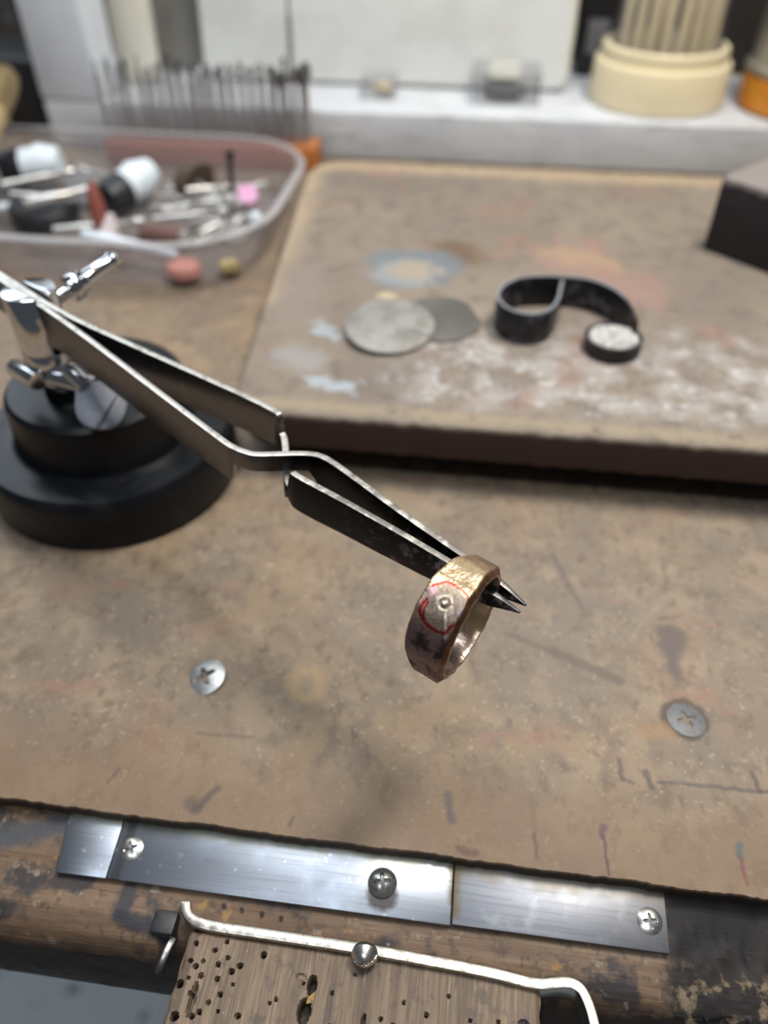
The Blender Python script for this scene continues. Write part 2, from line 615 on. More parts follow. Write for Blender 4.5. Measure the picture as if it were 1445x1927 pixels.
# ------------------------------------------------------------------ screws
def screw_head(R0, h, cross_l, cross_w, depth, slot=False, sink=0.0, rot=0.4):
    """domed head with a real recess; local z up, rim at z = 0"""
    nr, na = 22, 96
    m = MB()
    vs, fs = [], []

    def zf(x, y):
        r = math.hypot(x, y) / R0
        z = h * (1 - r ** 2.2)
        c, s_ = math.cos(rot), math.sin(rot)
        a, b = x * c + y * s_, -x * s_ + y * c
        d = 0
        for p, q in ((a, b), (b, a)):
            if slot and p is b:
                continue
            L = cross_l
            e = 1 - max(abs(p) / L, 0) ** 3
            wv = cross_w * (0.6 + 0.4 * (1 - abs(p) / L))
            if abs(p) < L:
                k = max(0, min(1, (wv - abs(q)) / (0.35 * cross_w)))
                d = max(d, k * min(1, e * 1.6))
        return z - depth * d

    vs.append((0, 0, zf(0, 0)))
    for i in range(1, nr + 1):
        r = R0 * i / nr
        for k in range(na):
            an = 2 * PI * k / na
            vs.append((r * math.cos(an), r * math.sin(an), zf(r * math.cos(an), r * math.sin(an))))
    for k in range(na):
        fs.append((0, 1 + k, 1 + (k + 1) % na))
    for i in range(nr - 1):
        for k in range(na):
            a, b = 1 + i * na + k, 1 + i * na + (k + 1) % na
            fs.append((a, a + na, b + na, b))
    base = len(vs)
    for k in range(na):
        an = 2 * PI * k / na
        vs.append((R0 * 0.93 * math.cos(an), R0 * 0.93 * math.sin(an), -0.9))
    for k in range(na):
        a, b = 1 + (nr - 1) * na + k, 1 + (nr - 1) * na + (k + 1) % na
        fs.append((a, base + k, base + (k + 1) % na, b))
    fs.append(tuple(base + k for k in reversed(range(na))))
    m.add(vs, fs)
    return m




def screw_mat(name, c, rough, metal):
    t_ = MT(name, c, rough, metal)
    t_.layer(0.9, 0.45, 0.7, tuple(q * 0.7 for q in c), 1.0, 3, 1)
    t_.layer(2.0, 0.55, 0.75, tuple(min(1, q * 1.25) for q in c), 0.7, 2, 5)
    t_.grad(2, -0.06, -0.30, (0.03, 0.026, 0.022), 0.9, 0.1, 1.0, 2, rough=0.8)     # darker and rougher in the recess
    return t_.done()


zinc = screw_mat('zinc', (0.56, 0.56, 0.55), 0.38, 0.85)
zinc_dull = screw_mat('zinc_dull', (0.17, 0.17, 0.175), 0.55, 0.5)
nickel = screw_mat('nickel', (0.68, 0.66, 0.61), 0.28, 0.95)
o = screw_head(4.7, 0.8, 2.6, 0.72, 1.6, rot=0.55).build('screw', zinc, surface, (-54.6, 98.0, 0.55), (R(7), R(-12), 0))
o['label'] = 'bright zinc cross-head screw, slightly proud'
o = screw_head(4.2, 0.25, 2.1, 0.6, 1.1, rot=0.35).build('screw', zinc_dull, surface, (54.2, 101.2, 0.12), (R(-1), R(2), 0))
o['label'] = 'dull grey cross-head screw sunk in the board'

# ------------------------------------------------------------------ steel strips screwed on the rail
t = MT('strip_steel', (0.30, 0.32, 0.36), 0.40, 1.0)
t.layer((0.05, 2.0, 1), 0.45, 0.7, (0.22, 0.23, 0.26), 0.7, 4, 1, rough=0.45)
t.layer(0.10, 0.5, 0.68, (0.38, 0.42, 0.48), 0.7, 3, 3, rough=0.34)
t.layer(0.5, 0.64, 0.72, (0.62, 0.62, 0.60), 0.6, 4, 6, rough=0.5)
t.grad(1, 62.2, 64.6, (0.33, 0.31, 0.22), 0.75, 4.0, 0.5, 4, rough=0.55)
t.stain((-59.8, 64), (-60.2, 53), 1.0, 0.5, (0.10, 0.10, 0.11), 0.8, 0.5, 0.4, rough=0.5)
t.stain((5.6, 64.6), (5.5, 58), 0.8, 0.9, (0.12, 0.09, 0.04), 0.8, 0.7, 0.6, rough=0.6)
t.stain((-8.1, 57.2), (-7.6, 57.2), 2.6, 0.8, (0.05, 0.04, 0.03), 0.8, 0.8, 0.6, rough=0.6)
t.bump(0.5, 0.06, 0.2, 4)
strip_mat = t.done()
t = MT('strip_dull', (0.22, 0.225, 0.245), 0.46, 1.0)
t.layer((0.05, 2.0, 1), 0.45, 0.7, (0.17, 0.172, 0.19), 0.7, 3, 1, rough=0.5)
t.layer(0.18, 0.52, 0.68, (0.30, 0.30, 0.31), 0.6, 4, 8, rough=0.42)
t.grad(1, 61.0, 64.0, (0.24, 0.21, 0.16), 0.7, 5.0, 0.3, 4, rough=0.6)
t.stain((5.6, 64.6), (5.8, 56), 1.0, 1.0, (0.16, 0.12, 0.05), 0.75, 1.0, 0.5, rough=0.6)
dull_strip = t.done()
strips = []
TILT = T(0, 65, -3.05) @ Matrix.Rotation(R(9), 4, 'X') @ T(0, -65, 3.05)     # the rail falls away to the front
for x0, x1, ya, yb in ((-72.2, -61.9, 53.2, 64.8), (-61.8, 5.45, 53.4, 65.2), (5.7, 45.6, 53.8, 65.0)):
    q = [(x0, ya), (x1, ya + 0.15), (x1 - 0.2, yb), (x0 - (1.5 if x0 < -70 else 0.2), yb)]
    strips.append(MB().prism(q, -4.35, -3.05, TILT).build('steel_strip', dull_strip if x0 > 0 else strip_mat, bench, bevel=0.18))
for i, (x, y, r, h, rt) in enumerate(((-58.7, 59.3, 2.35, 0.55, 0.5), (42.3, 59.0, 2.35, 0.55, 0.15))):
    screw_head(r, h, 1.3, 0.40, 1.1, rot=rt).build('screw', nickel, strips[1 if i == 0 else 2], tuple(TILT @ Vector((x, y, -3.0))), (R(9), 0, 0))
screw_head(2.8, 1.3, 1.6, 0.46, 1.8, rot=0.2).build('screw', nickel, strips[1], tuple(TILT @ Vector((-8.1, 59.3, -2.8))), (R(5), 0, 0))

# ------------------------------------------------------------------ spring bar and its screw
t = MT('bar_steel', (0.50, 0.465, 0.41), 0.36, 1.0)
t.layer(0.5, 0.45, 0.62, (0.64, 0.61, 0.56), 0.8, 3, 2, rough=0.28)
t.layer(0.9, 0.55, 0.68, (0.30, 0.25, 0.20), 0.8, 4, 5, rough=0.5)
t.bump(1.2, 0.25, 0.15, 3)
bar_mat = t.done()
bar = thing('clamp_bar', 'thin worn steel bar with a hooked right end behind the wooden bench pin', 'clamp')
path = catmull([(-45.2, 51.6), (-44.7, 50.2), (-42.8, 48.6), (-38.6, 47.9), (-28.5, 47.8), (-9.5, 47.6), (11, 46.9), (21, 46.1), (24.5, 46.6),
                (27.0, 46.9), (28.9, 46.3), (30.0, 44.6), (30.7, 42.6), (31.2, 40.2)], 0.6)
tb = [(-50, -5.3), (-40, -4.7), (-9, -4.3), (20, -4.6), (27, -4.2), (40, -4.2)]
MB().ribbon(path, 1.85, lambda i: (-9.5, lerp_tab(tb, path[i].x) + 0.15 * nz(path[i].x * 0.6, 3))).build('bar', bar_mat, bar, bevel=0.3, segs=2)
screw_head(2.45, 2.0, 2.6, 0.28, 0.7, slot=True, rot=0.2).build('slotted_screw', nickel, bar, (-9.6, 46.2, -3.6), (R(62), 0, R(4)))

# dark bracket beside the pin
bk = thing('steel_bracket', 'small blackened steel bracket at the left back corner of the bench pin', 'bracket')
black_steel = plain('black_steel', (0.05, 0.05, 0.052), 0.5, 0.6, 0.4, 0.5)
MB().box(-50.4, -45.8, 45.4, 49.7, -12, -5.2).build('block', black_steel, bk, bevel=0.6)
MB().tube([(-46.2, 45.6, -8), (-46.5, 43.4, -7.6), (-46.9, 41.4, -8.2), (-47.2, 40.4, -9.5)], 0.9, 10).build('wire_hook', plain('hook_steel', (0.4, 0.39, 0.37), 0.35, 1.0), bk)

# ------------------------------------------------------------------ bench pin (heightfield top with real drill holes)
pin_holes = []
for px_, py_, r_, dp in [(-41.0, 44.9, .42, 2.5), (-35.5, 45.9, .40, 2.2), (-37.3, 44.2, .45, 2.5), (-34.6, 43.3, .38, 2.2), (-38.9, 42.2, .3, 1.5), (-36.0, 42.0, .45, 2.5),
                         (-32.0, 42.3, .52, 2.8), (-33.3, 41.2, .50, 2.8), (-41.2, 42.0, .42, 2.4), (-40.0, 41.2, .45, 2.4), (-35.5, 39.7, .42, 2.4),
                         (-28.2, 44.6, .55, 2.8), (-42.0, 38.1, .75, 3.2), (-38.6, 39.8, .5, 1.6), (-34.3, 37.4, .42, 2.4), (-32.5, 39.2, .3, 1.5), (-24.3, 37.9, .38, 2.2),
                         (-25.2, 37.2, .28, 1.6), (-37.2, 34.3, .45, 2.5), (-30.3, 34.6, .5, 2.0), (-34.0, 34.8, .35, 1.6), (-41.3, 33.1, .8, 3.0), (-38.3, 33.5, .5, 2), (-14.6, 40.2, .3, 1.5), (-5.5, 37.4, .35, 1.8),
                         (-3.2, 36.8, .3, 1.4), (2.3, 39.0, .4, 2), (-1.8, 40.4, .3, 1.6), (11.2, 38.4, .35, 1.8), (15.3, 38.2, .35, 2.2), (14.9, 39.6, .3, 1.5), (10.0, 39.2, .3, 1.6),
                         (-43 + 2.2, 39.2, .3, 1.4), (-39.6, 36.9, .4, 1.6), (-36, 35.9, .4, 1.4), (-14, 35.2, .4, 1.7), (-11, 43.6, .25, 1), (6, 42.4, .3, 1.2), (-20, 41.0, .25, 1.2)]:
    pin_holes.append((px_, py_, r_ * 0.84, r_ * 0.84, dp))
pin_holes += [(-18.4, 40.9, 0.75, 1.5, 3.2), (-19.0, 36.8, 1.05, 1.9, 3.6), (-39.0, 36.0, 0.55, 2.6, 1.8), (-8.4, 36.4, .35, 1.3, 1.6), (19.2, 39.8, 0.9, 0.7, 1.2), (-20.6, 42.0, .9, .5, .5)]
ys = [-14, -4, 8, 18, 25] + [27 + 0.22 * k for k in range(92)]
xs = [-43.0 + 65.2 * k / 270 for k in range(271)]


def pin_h(x, y):
    z = -6.0 + 0.10 * nz(x * 1.6, y * 0.08, 3) + 0.05 * nz(x * 4, y * 0.25, 8)
    rd = min(x + 43.0, 22.2 - x, 47.3 - y)
    if rd < 1.4:
        z -= 0.9 * (1 - rd / 1.4) ** 2
    if x < -38:
        z -= 0.5 * max(0, nz(x * 0.5, y * 0.5, 12)) * (-38 - x) / 5
    for a, b, rx, ry, d in pin_holes:
        dx, dy = (x - a) / rx, (y - b) / ry
        q = dx * dx + dy * dy
        if q < 1.5:
            z -= d * max(0, min(1, (1.25 - q) / 0.5))
    return z


def pin_pt(i, j):
    x, y = xs[i], ys[j]
    xx = x + (0.5 * nz(y * 0.35, 5.0) if i in (0, 270) else 0)
    return (xx, y, pin_h(x, y))


pm = MB().grid(len(xs), len(ys), pin_pt)
nx_, ny_ = len(xs), len(ys)
loop = [(i, 0) for i in range(nx_)] + [(nx_ - 1, j) for j in range(1, ny_)] + [(i, ny_ - 1) for i in range(nx_ - 2, -1, -1)] + [(0, j) for j in range(ny_ - 2, 0, -1)]
b0 = len(pm.v)
for (i, j) in loop:
    x, y, z = pm.v[i * ny_ + j]
    pm.v.append((x, y, -20))
L = len(loop)
for k in range(L):
    a = loop[k][0] * ny_ + loop[k][1]
    c = loop[(k + 1) % L][0] * ny_ + loop[(k + 1) % L][1]
    pm.f.append((a, b0 + k, b0 + (k + 1) % L, c))
pm.f.append(tuple(b0 + k for k in range(L)))
t = MT('pin_wood', (0.205, 0.145, 0.098), 0.62, spec=0.35)
t.layer((0.30, 0.02, 0.1), 0.42, 0.60, (0.275, 0.20, 0.135), 0.85, 3, 2)
t.layer((0.22, 0.012, 0.1), 0.52, 0.62, (0.11, 0.078, 0.056), 0.8, 3, 5)
t.layer((0.9, 0.03, 0.2), 0.52, 0.66, (0.10, 0.07, 0.052), 0.65, 4, 25)
t.layer((2.6, 0.14, 0.5), 0.45, 0.70, (0.115, 0.082, 0.06), 0.75, 5, 7)
t.layer((1.6, 0.10, 0.5), 0.58, 0.72, (0.36, 0.27, 0.185), 0.65, 4, 10)
t.layer(0.35, 0.54, 0.68, (0.095, 0.072, 0.06), 0.65, 6, 4)
t.layer(0.25, 0.64, 0.72, (0.09, 0.08, 0.12), 0.6, 4, 15)
t.layer(1.5, 0.76, 0.79, (0.75, 0.7, 0.6), 0.9, 2, 18, rough=0.3)
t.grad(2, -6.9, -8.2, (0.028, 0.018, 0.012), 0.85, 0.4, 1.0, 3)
t.bump((3.0, 0.15, 1), 0.35, 0.25, 4)
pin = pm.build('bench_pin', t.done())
tag(pin, 'weathered wooden bench pin block riddled with small drill holes', 'bench pin')
splinter = MB().add([(0, 0, 0), (1.1, 0.3, 0.1), (1.3, 2.0, 0.5), (0.2, 0.9, 0.5), (0.6, 0.7, -0.3)], [(0, 1, 2, 3), (0, 4, 1), (1, 4, 2), (2, 4, 3), (3, 4, 0)])
splinter.build('splinter', plain('splinter', (0.42, 0.25, 0.07), 0.5), pin, (-18.9, 38.0, -6.2))

# ------------------------------------------------------------------ ledge and upright
t = MT('white_paint', (0.66, 0.67, 0.69), 0.6)
t.layer(0.03, 0.42, 0.65, (0.56, 0.57, 0.60), 0.7, 4, 2)
t.layer((0.05, 0.2, 0.25), 0.52, 0.72, (0.40, 0.385, 0.375), 0.75, 5, 6)
t.layer(0.3, 0.62, 0.74, (0.30, 0.28, 0.27), 0.6, 5, 9)
t.grad(0, 40, 190, (0.42, 0.39, 0.36), 0.55, 60, 0.03, 4)
paint = t.done()
ledge = thing('painted_ledge', 'white-painted wooden ledge with an upright post at its left end', 'ledge', (0, 0, 0.15))
MB().box(-252, 380, 445, 570, 0, 25).build('ledge_board', paint, ledge, bevel=1.6, segs=3)
t = MT('post_paint_lit', (0.86, 0.90, 0.96), 0.55)  # white-blue paint, made paler in its colour for the cool light it catches
t.layer(0.06, 0.45, 0.7, (0.80, 0.84, 0.91), 0.7, 4, 2)
t.layer(0.22, 0.66, 0.74, (0.38, 0.40, 0.44), 0.6, 4, 3)
MB().box(-252.2, -218, 444.6, 476, 25.1, 240).build('upright_post', t.done(), ledge, bevel=1.2, segs=2)

# things leaning behind the ledge
cream = plain('cream_plastic', (0.76, 0.72, 0.62), 0.5, 0, 0.06, 0.08)
sl = MB().prism(rrect(-20, 4, 0, 200, 8), -4, 4, Matrix.Rotation(R(90), 4, 'X')).build('cream_sheet', cream, None, (-200.5, 484, 25.9), (R(-4), 0, 0), bevel=1)
tag(sl, 'narrow cream plastic sheet standing against the white upright post', 'sheet')

t = MT('grey_wood', (0.27, 0.25, 0.22), 0.75)
t.layer((0.12, 0.12, 0.012), 0.4, 0.65, (0.36, 0.335, 0.30), 0.9, 5, 2)
t.layer((0.4, 0.4, 0.03), 0.5, 0.72, (0.15, 0.14, 0.13), 0.7, 4, 5)
t.layer((0.08, 0.08, 0.03), 0.66, 0.74, (0.48, 0.43, 0.38), 0.8, 3, 11)
gb = MB().box(-26, 30, -5, 5, 0, 220).build('weathered_board', t.done(), None, (-199, 520, 26.0), (R(-5), 0, 0), bevel=1)
tag(gb, 'weathered grey wooden board standing behind the burs', 'board')

t = MT('white_plate', (0.74, 0.75, 0.72), 0.42)
t.layer(0.02, 0.45, 0.7, (0.64, 0.64, 0.61), 0.8, 4, 3)
t.layer((0.02, 0.02, 0.12), 0.55, 0.75, (0.58, 0.57, 0.53), 0.5, 4, 7)
t.grad(0, 102, 106, (0.70, 0.63, 0.47), 0.8, 3, 0.1, 1)
wp = MB().prism(rrect(-106, 106, 0, 190, 9), -4.5, 4.5, Matrix.Rotation(R(90), 4, 'X')).build('white_plate', t.done(), None, (-66, 497, 26.1), (R(-7), 0, 0), bevel=1.5, segs=3)
tag(wp, 'large off-white plate with rounded corners leaning on the ledge', 'plate')

bp = thing('black_case', 'black case standing behind the cream bur stand', 'case', (68, 545, 25.2))
bc = plain('black_case', (0.018, 0.017, 0.018), 0.45)
MB().box(-22, 40, -14, 14, 0, 110).build('body', bc, bp, bevel=3, segs=3)
MB().box(-18, -6, -15.5, -14, 12, 30).build('latch', plain('latch_grey', (0.25, 0.24, 0.24), 0.4), bp, bevel=0.5)
bp2 = MB().box(-40, 60, -10, 10, 0, 130).build('dark_box', plain('dark_box', (0.03, 0.025, 0.02), 0.6), None, (150, 556, 25.2), bevel=3)
tag(bp2, 'dark box standing at the back right behind the jar', 'box')

# ------------------------------------------------------------------ cream stand with clear dome and sticks
cup = thing('bur_stand', 'round cream plastic stand with a clear dome full of cream sticks', 'stand', (88, 487.5, 25.35))
cm = plain('cream_stand', (0.82, 0.70, 0.46), 0.45, 0, 0.04, 0.1)
MB().lathe([(0, 0), (35.5, 0), (36.5, 1.2), (35.9, 19.5), (35.4, 20.5), (33.2, 21.2), (33.0, 27), (32.2, 28), (29.5, 28), (29.2, 22), (0, 22)], 72).build('base', cm, cup)
MB().lathe([(28.9, 22.2), (27.6, 90), (24, 98), (0, 100), (0, 99), (23.4, 97), (26.8, 90), (28.1, 22.2)], 72).build('dome', clear_mat('dome_clear', (0.95, 0.95, 0.96), 0.08, 0.035), cup)
stick_m = plain('stick_cream', (0.86, 0.70, 0.42), 0.5, 0, 0.08, 0.3)
tip_m = plain('stick_tip', (0.36, 0.36, 0.37), 0.35, 0.5, 0.2, 0.3)
stick_xy = [(-22, -4), (-17, -12), (-11, -17), (-4, -20), (3.5, -20.5), (10.5, -18), (17, -12.5), (22, -5), (-14, 6), (0, 8), (14, 6), (-5, -6), (7, -5)]
order = sorted(range(8), key=lambda i: stick_xy[i][0])
stick_mesh = MB().lathe([(0, 0), (2.6, 0), (2.6, 34), (2.3, 36), (0, 36)], 14).mesh('stick')
tipmesh = MB().lathe([(0, 35.9), (1.2, 35.9), (1.2, 44), (2.0, 46), (1.4, 52), (0, 54)], 12).mesh('tip')
for i, (sx, sy) in enumerate(stick_xy):
    lab = ORD[i] + ' cream stick from the left in the front row under the clear dome' if i < 8 else \
        ORD[[8, 11, 9, 12, 10].index(i)] + ' cream stick from the left in the back of the clear dome'
    th = thing('polishing_stick', lab, 'stick', (88 + sx, 487.5 + sy, 47.2), None, 'cream sticks under the clear dome')
    hgt = 0.86 + 0.22 * abs(nz(i * 1.7, 2.2)) + (0.06 if i in (1, 4) else 0)
    for nm, me, mm in (('shaft', stick_mesh, stick_m), ('grey_tip', tipmesh, tip_m)):
        o = bpy.data.objects.new(nm, me)
        col.objects.link(o)
        if not me.materials:
            me.materials.append(mm)
        o.parent = th
        o.scale = (1, 1, hgt)

# ------------------------------------------------------------------ amber jar
jar = thing('amber_jar', 'orange amber jar with a grey metal lid at the right end of the ledge', 'jar', (166, 482, 25.35))
t = MT('amber', (0.80, 0.27, 0.02), 0.22)
t.layer(0.06, 0.5, 0.66, (0.86, 0.42, 0.03), 0.9, 3, 3)
t.b.inputs['Transmission Weight'].default_value = 0.15
MB().lathe([(0, 0), (33, 0), (35, 2), (35, 15), (33, 17.5), (0, 17.5)], 64).build('jar_body', t.done(), jar)
lidm = plain('jar_lid', (0.46, 0.44, 0.38), 0.35, 0.6, 0.12, 0.2)
MB().lathe([(0, 17.6), (34.5, 17.6), (35.2, 18.6), (35.2, 21), (33.6, 22), (33.0, 24), (32.5, 50), (33.2, 52), (33.2, 53.5), (31.5, 54), (30, 51), (0, 51)], 64).build('lid', lidm, jar)

# ------------------------------------------------------------------ two small clear boxes on the ledge
clear = clear_mat('clear_box', (0.95, 0.95, 0.95), 0.06, 0.06)


def clear_box(name, label, loc, w, d, h, rz):
    r = thing(name, label, 'box', loc, (0, 0, R(rz)))
    m = MB()
    for a in ((-w / 2, w / 2, -d / 2, d / 2, 0, 0.9), (-w / 2, -w / 2 + 0.9, -d / 2, d / 2, 0.9, h), (w / 2 - 0.9, w / 2, -d / 2, d / 2, 0.9, h),
              (-w / 2, w / 2, -d / 2, -d / 2 + 0.9, 0.9, h), (-w / 2, w / 2, d / 2 - 0.9, d / 2, 0.9, h)):
        m.box(*a)
    m.build('tray', clear, r)
    MB().box(-w / 2 - 0.3, w / 2 + 0.3, -d / 2 - 0.3, d / 2 + 0.3, h + 0.05, h + 1.0).build('lid', clear, r)
    return r


clear_box('gem_box', 'small clear plastic box holding a cream stone', (-65.5, 475, 25.1), 19, 19, 9, 2)
m = MB().grid(14, 10, lambda i, j: ((5.5 + 0.6 * nz(i, j)) * math.sin(PI * j / 9) * math.cos(2 * PI * i / 14), (4.2 + 0.5 * nz(j, i, 2)) * math.sin(PI * j / 9) * math.sin(2 * PI * i / 14), 3.2 * math.cos(PI * j / 9)), closeu=True)
o = m.build('cream_stone', plain('cream_stone', (0.85, 0.68, 0.42), 0.4, 0, 0.1), None, (-63, 476, 29.4))
tag(o, 'cream stone inside the smaller clear box', 'stone')
clear_box('display_box', 'wide clear plastic box holding a dark grey lump', (5, 481, 25.1), 36, 34, 15, 2)
m = MB().grid(20, 12, lambda i, j: ((12 + nz(i * .6, j * .6)) * math.sin(PI * j / 11) * math.cos(2 * PI * i / 20), (8 + nz(j * .5, i * .5, 2)) * math.sin(PI * j / 11) * math.sin(2 * PI * i / 20), 3.6 * math.cos(PI * j / 11)), closeu=True)
o = m.build('grey_stone', plain('grey_stone', (0.10, 0.095, 0.10), 0.6, 0, 0.3, 0.3), None, (5, 477, 29.9))
tag(o, 'dark grey oval lump inside the wider clear box', 'stone')
o = MB().prism(rrect(-9, 9, -6, 6, 3), 0, 1.2).build('cream_tag', plain('cream_tag', (0.82, 0.78, 0.66), 0.5), None, (4, 487, 37), (R(32), 0, 0), bevel=0.3)
tag(o, 'cream card leaning inside the wider clear box', 'card')

# ------------------------------------------------------------------ bur block with burs
blk = thing('bur_block', 'reddish-brown block holding a row of upright steel burs', 'bur holder', (-150, 428, 0.05), (0, 0, R(2.2)))
t = MT('block_red', (0.30, 0.085, 0.05), 0.5)
t.layer((0.02, 0.3, 0.3), 0.45, 0.7, (0.36, 0.12, 0.06), 0.8, 4, 2)
t.grad(0, 38, 52, (0.50, 0.17, 0.035), 0.85, 6, 0.2, 3)
MB().box(-58, 58, -9, 9, 0, 13).build('block', t.done(), blk, bevel=0.8)
bur_steel = plain('bur_steel', (0.42, 0.41, 0.41), 0.45, 0.6, 0.2, 0.6)
bur_dark = plain('bur_dark', (0.22, 0.21, 0.21), 0.45, 0.9, 0.3, 0.8)
heads = [  # profile of the cutting head above the shank, in (radius, height)
    [(1.17, 30), (0.7, 31), (0.7, 33.5), (1.3, 34.2), (1.6, 35.4), (1.3, 36.6), (0, 37.2)],
    [(1.17, 30), (0.6, 31.5), (0.6, 33), (1.0, 33.5), (1.1, 37.5), (0, 38)],
    [(1.17, 29), (0.8, 30), (0.8, 33), (2.0, 34), (0.4, 37), (0, 37.2)],
    [(1.17, 31), (0.6, 32), (0.5, 36), (0.7, 36.5), (0.7, 37.4), (0, 37.8)],
    [(1.17, 27), (1.0, 28), (2.3, 29.5), (2.6, 33), (1.8, 36), (0, 37)],
]
burs = []
for hp in heads:
    sh = MB().lathe([(0, 0), (1.17, 0), (1.17, hp[0][1])], 12).mesh('shank')
    hd = MB().lathe([(0, hp[0][1])] + [(r, z + 0.02) for r, z in hp], 12).mesh('head')
    sh.materials.append(bur_steel)
    hd.materials.append(bur_dark)
    burs.append((sh, hd))
HN = {0: 'ball-headed', 1: 'cylinder-headed', 2: 'cone-headed', 3: 'thin-tipped', 4: 'thick-headed'}
cr, sr = math.cos(R(2.2)), math.sin(R(2.2))
rows = (('front', -4.2, [3, 1, 3, 1, 3, 3, 1, 3, 0, 3, 2, 1, 0, 3, 1, 0, 2, 0, 4, 3, 4], -55.5, 5.35),
        ('back', 4.0, [3, 3, 1, 3, 1, 3, 0, 1, 3, 2, 3, 1, 0, 1, 3, 0, 1, 1, 4, 4], -53.0, 5.5))
for rn, y0, hs, x0, dx in rows:
    for i, h in enumerate(hs):
        x = x0 + dx * i + 0.7 * nz(i * 5.3, y0)
        y = y0 + 0.8 * nz(i * 2.3, 4.4)
        wx, wy = -150 + x * cr - y * sr, 428 + x * sr + y * cr
        k = 0.96 + 0.16 * nz(i * 3.1, 0.7 + y0) + (0.1 if i == 0 else 0)
        if rn == 'front' and i == 19:
            k = 1.82
        th = thing('rotary_bur', ORD[i] + ' bur from the left in the ' + rn + ' row of the red-brown block, ' + HN[h], 'bur', (wx, wy, 13.15),
                   (R(2 * nz(i * 1.9, 9.1 + y0)), R(3 * nz(i * 2.7, 3.3 + y0)), 0), 'upright burs in the red-brown block')
        for nm, me in zip(('shank', 'head'), burs[h]):
            o = bpy.data.objects.new(nm, me)
            col.objects.link(o)
            o.parent = th
            o.scale = (1.15, 1.15, k)

# ------------------------------------------------------------------ clear tub
tub = thing('clear_tub', 'clear plastic tub with rounded corners full of rotary tool bits', 'tub', (0, 0, 0.1))
tub_mat = clear_mat('tub_clear', (0.92, 0.91, 0.92), 0.05, 0.085, (0.74, 0.72, 0.73))


def tub_ring(inset, z, r):
    return [(x, y, z) for x, y in rrect(-300 + inset, -86 - inset, 272 + inset, 404 - inset, max(r - inset, 4), 12)]


rings = [tub_ring(20, 0, 44), tub_ring(13, 0, 44), tub_ring(11, 2, 44), tub_ring(3.2, 20, 44), tub_ring(0.6, 20.6, 44), tub_ring(0, 21.4, 44), tub_ring(0.4, 22.2, 44),
         tub_ring(3.6, 22.2, 44), tub_ring(5.0, 21, 44), tub_ring(12.6, 2.6, 44), tub_ring(14.5, 1.4, 44), tub_ring(20, 1.4, 44)]
m = MB()
nn = len(rings[0])
m.add([p for r in rings for p in r], [(a * nn + k, a * nn + (k + 1) % nn, (a + 1) * nn + (k + 1) % nn, (a + 1) * nn + k) for a in range(len(rings) - 1) for k in range(nn)])
m.f.append(tuple(range(nn)))
m.f.append(tuple((len(rings) - 1) * nn + k for k in range(nn)))
m.build('tub', tub_mat, tub)
rr_ = [tub_ring(1.2, 22.25, 44), tub_ring(-0.6, 21.9, 44), tub_ring(-1.0, 22.6, 44), tub_ring(-0.4, 23.3, 44), tub_ring(2.2, 23.5, 44), tub_ring(2.8, 22.8, 44), tub_ring(2.4, 22.3, 44)]
m = MB()
m.add([p for r in rr_ for p in r], [(a * nn + k, a * nn + (k + 1) % nn, ((a + 1) % 7) * nn + (k + 1) % nn, ((a + 1) % 7) * nn + k) for a in range(7) for k in range(nn)])
m.build('rim', clear_mat('tub_rim', (0.88, 0.87, 0.88), 0.05, 0.30, (0.78, 0.76, 0.76)), tub)

chrome = plain('chrome', (0.78, 0.79, 0.82), 0.10, 1.0, 0.08, 0.2)
steel = plain('steel_pin', (0.70, 0.68, 0.65), 0.30, 0.7, 0.2, 0.3)
cer = plain('white_ceramic', (0.78, 0.86, 0.92), 0.45, 0, 0.06)
rubber = plain('black_rubber', (0.02, 0.022, 0.028), 0.45)
redstone = plain('red_rubber', (0.30, 0.085, 0.06), 0.6, 0, 0.25)
brown = plain('brown_rubber', (0.15, 0.075, 0.06), 0.6)
pinkm = plain('pink_stone', (0.72, 0.36, 0.58), 0.6, 0, 0.1)
pinkpale = plain('pale_pink', (0.70, 0.60, 0.62), 0.55, 0, 0.1)
salmon = plain('salmon_stone', (0.62, 0.27, 0.22), 0.6, 0, 0.15)
yellow = plain('yellow_stone', (0.62, 0.50, 0.22), 0.55, 0, 0.15)
bristle = plain('bristle', (0.10, 0.07, 0.05), 0.8, 0, 0.3, 1.0)
brass = plain('brass', (0.70, 0.50, 0.22), 0.3, 1.0, 0.15)


def bit(name, label, cat, p, d, parts, group='tool bits in the clear tub'):
    """parts: (part name, profile (r, z), material) lathed about the bit's own axis"""
    q = along((0, 0, 0), d)
    if len(parts) == 1:
        o = MB().lathe(parts[0][1], 20, q).build(name, parts[0][2], None, p)
        return tag(o, label, cat, group)
    r = thing(name, label, cat, p, None, group)
    for nm, pr, mt in parts:
        MB().lathe(pr, 20, q).build(nm, mt, r)
    return r


def shaft(l, r=1.17):
    return [(0, 0), (r, 0), (r, l), (0, l)]


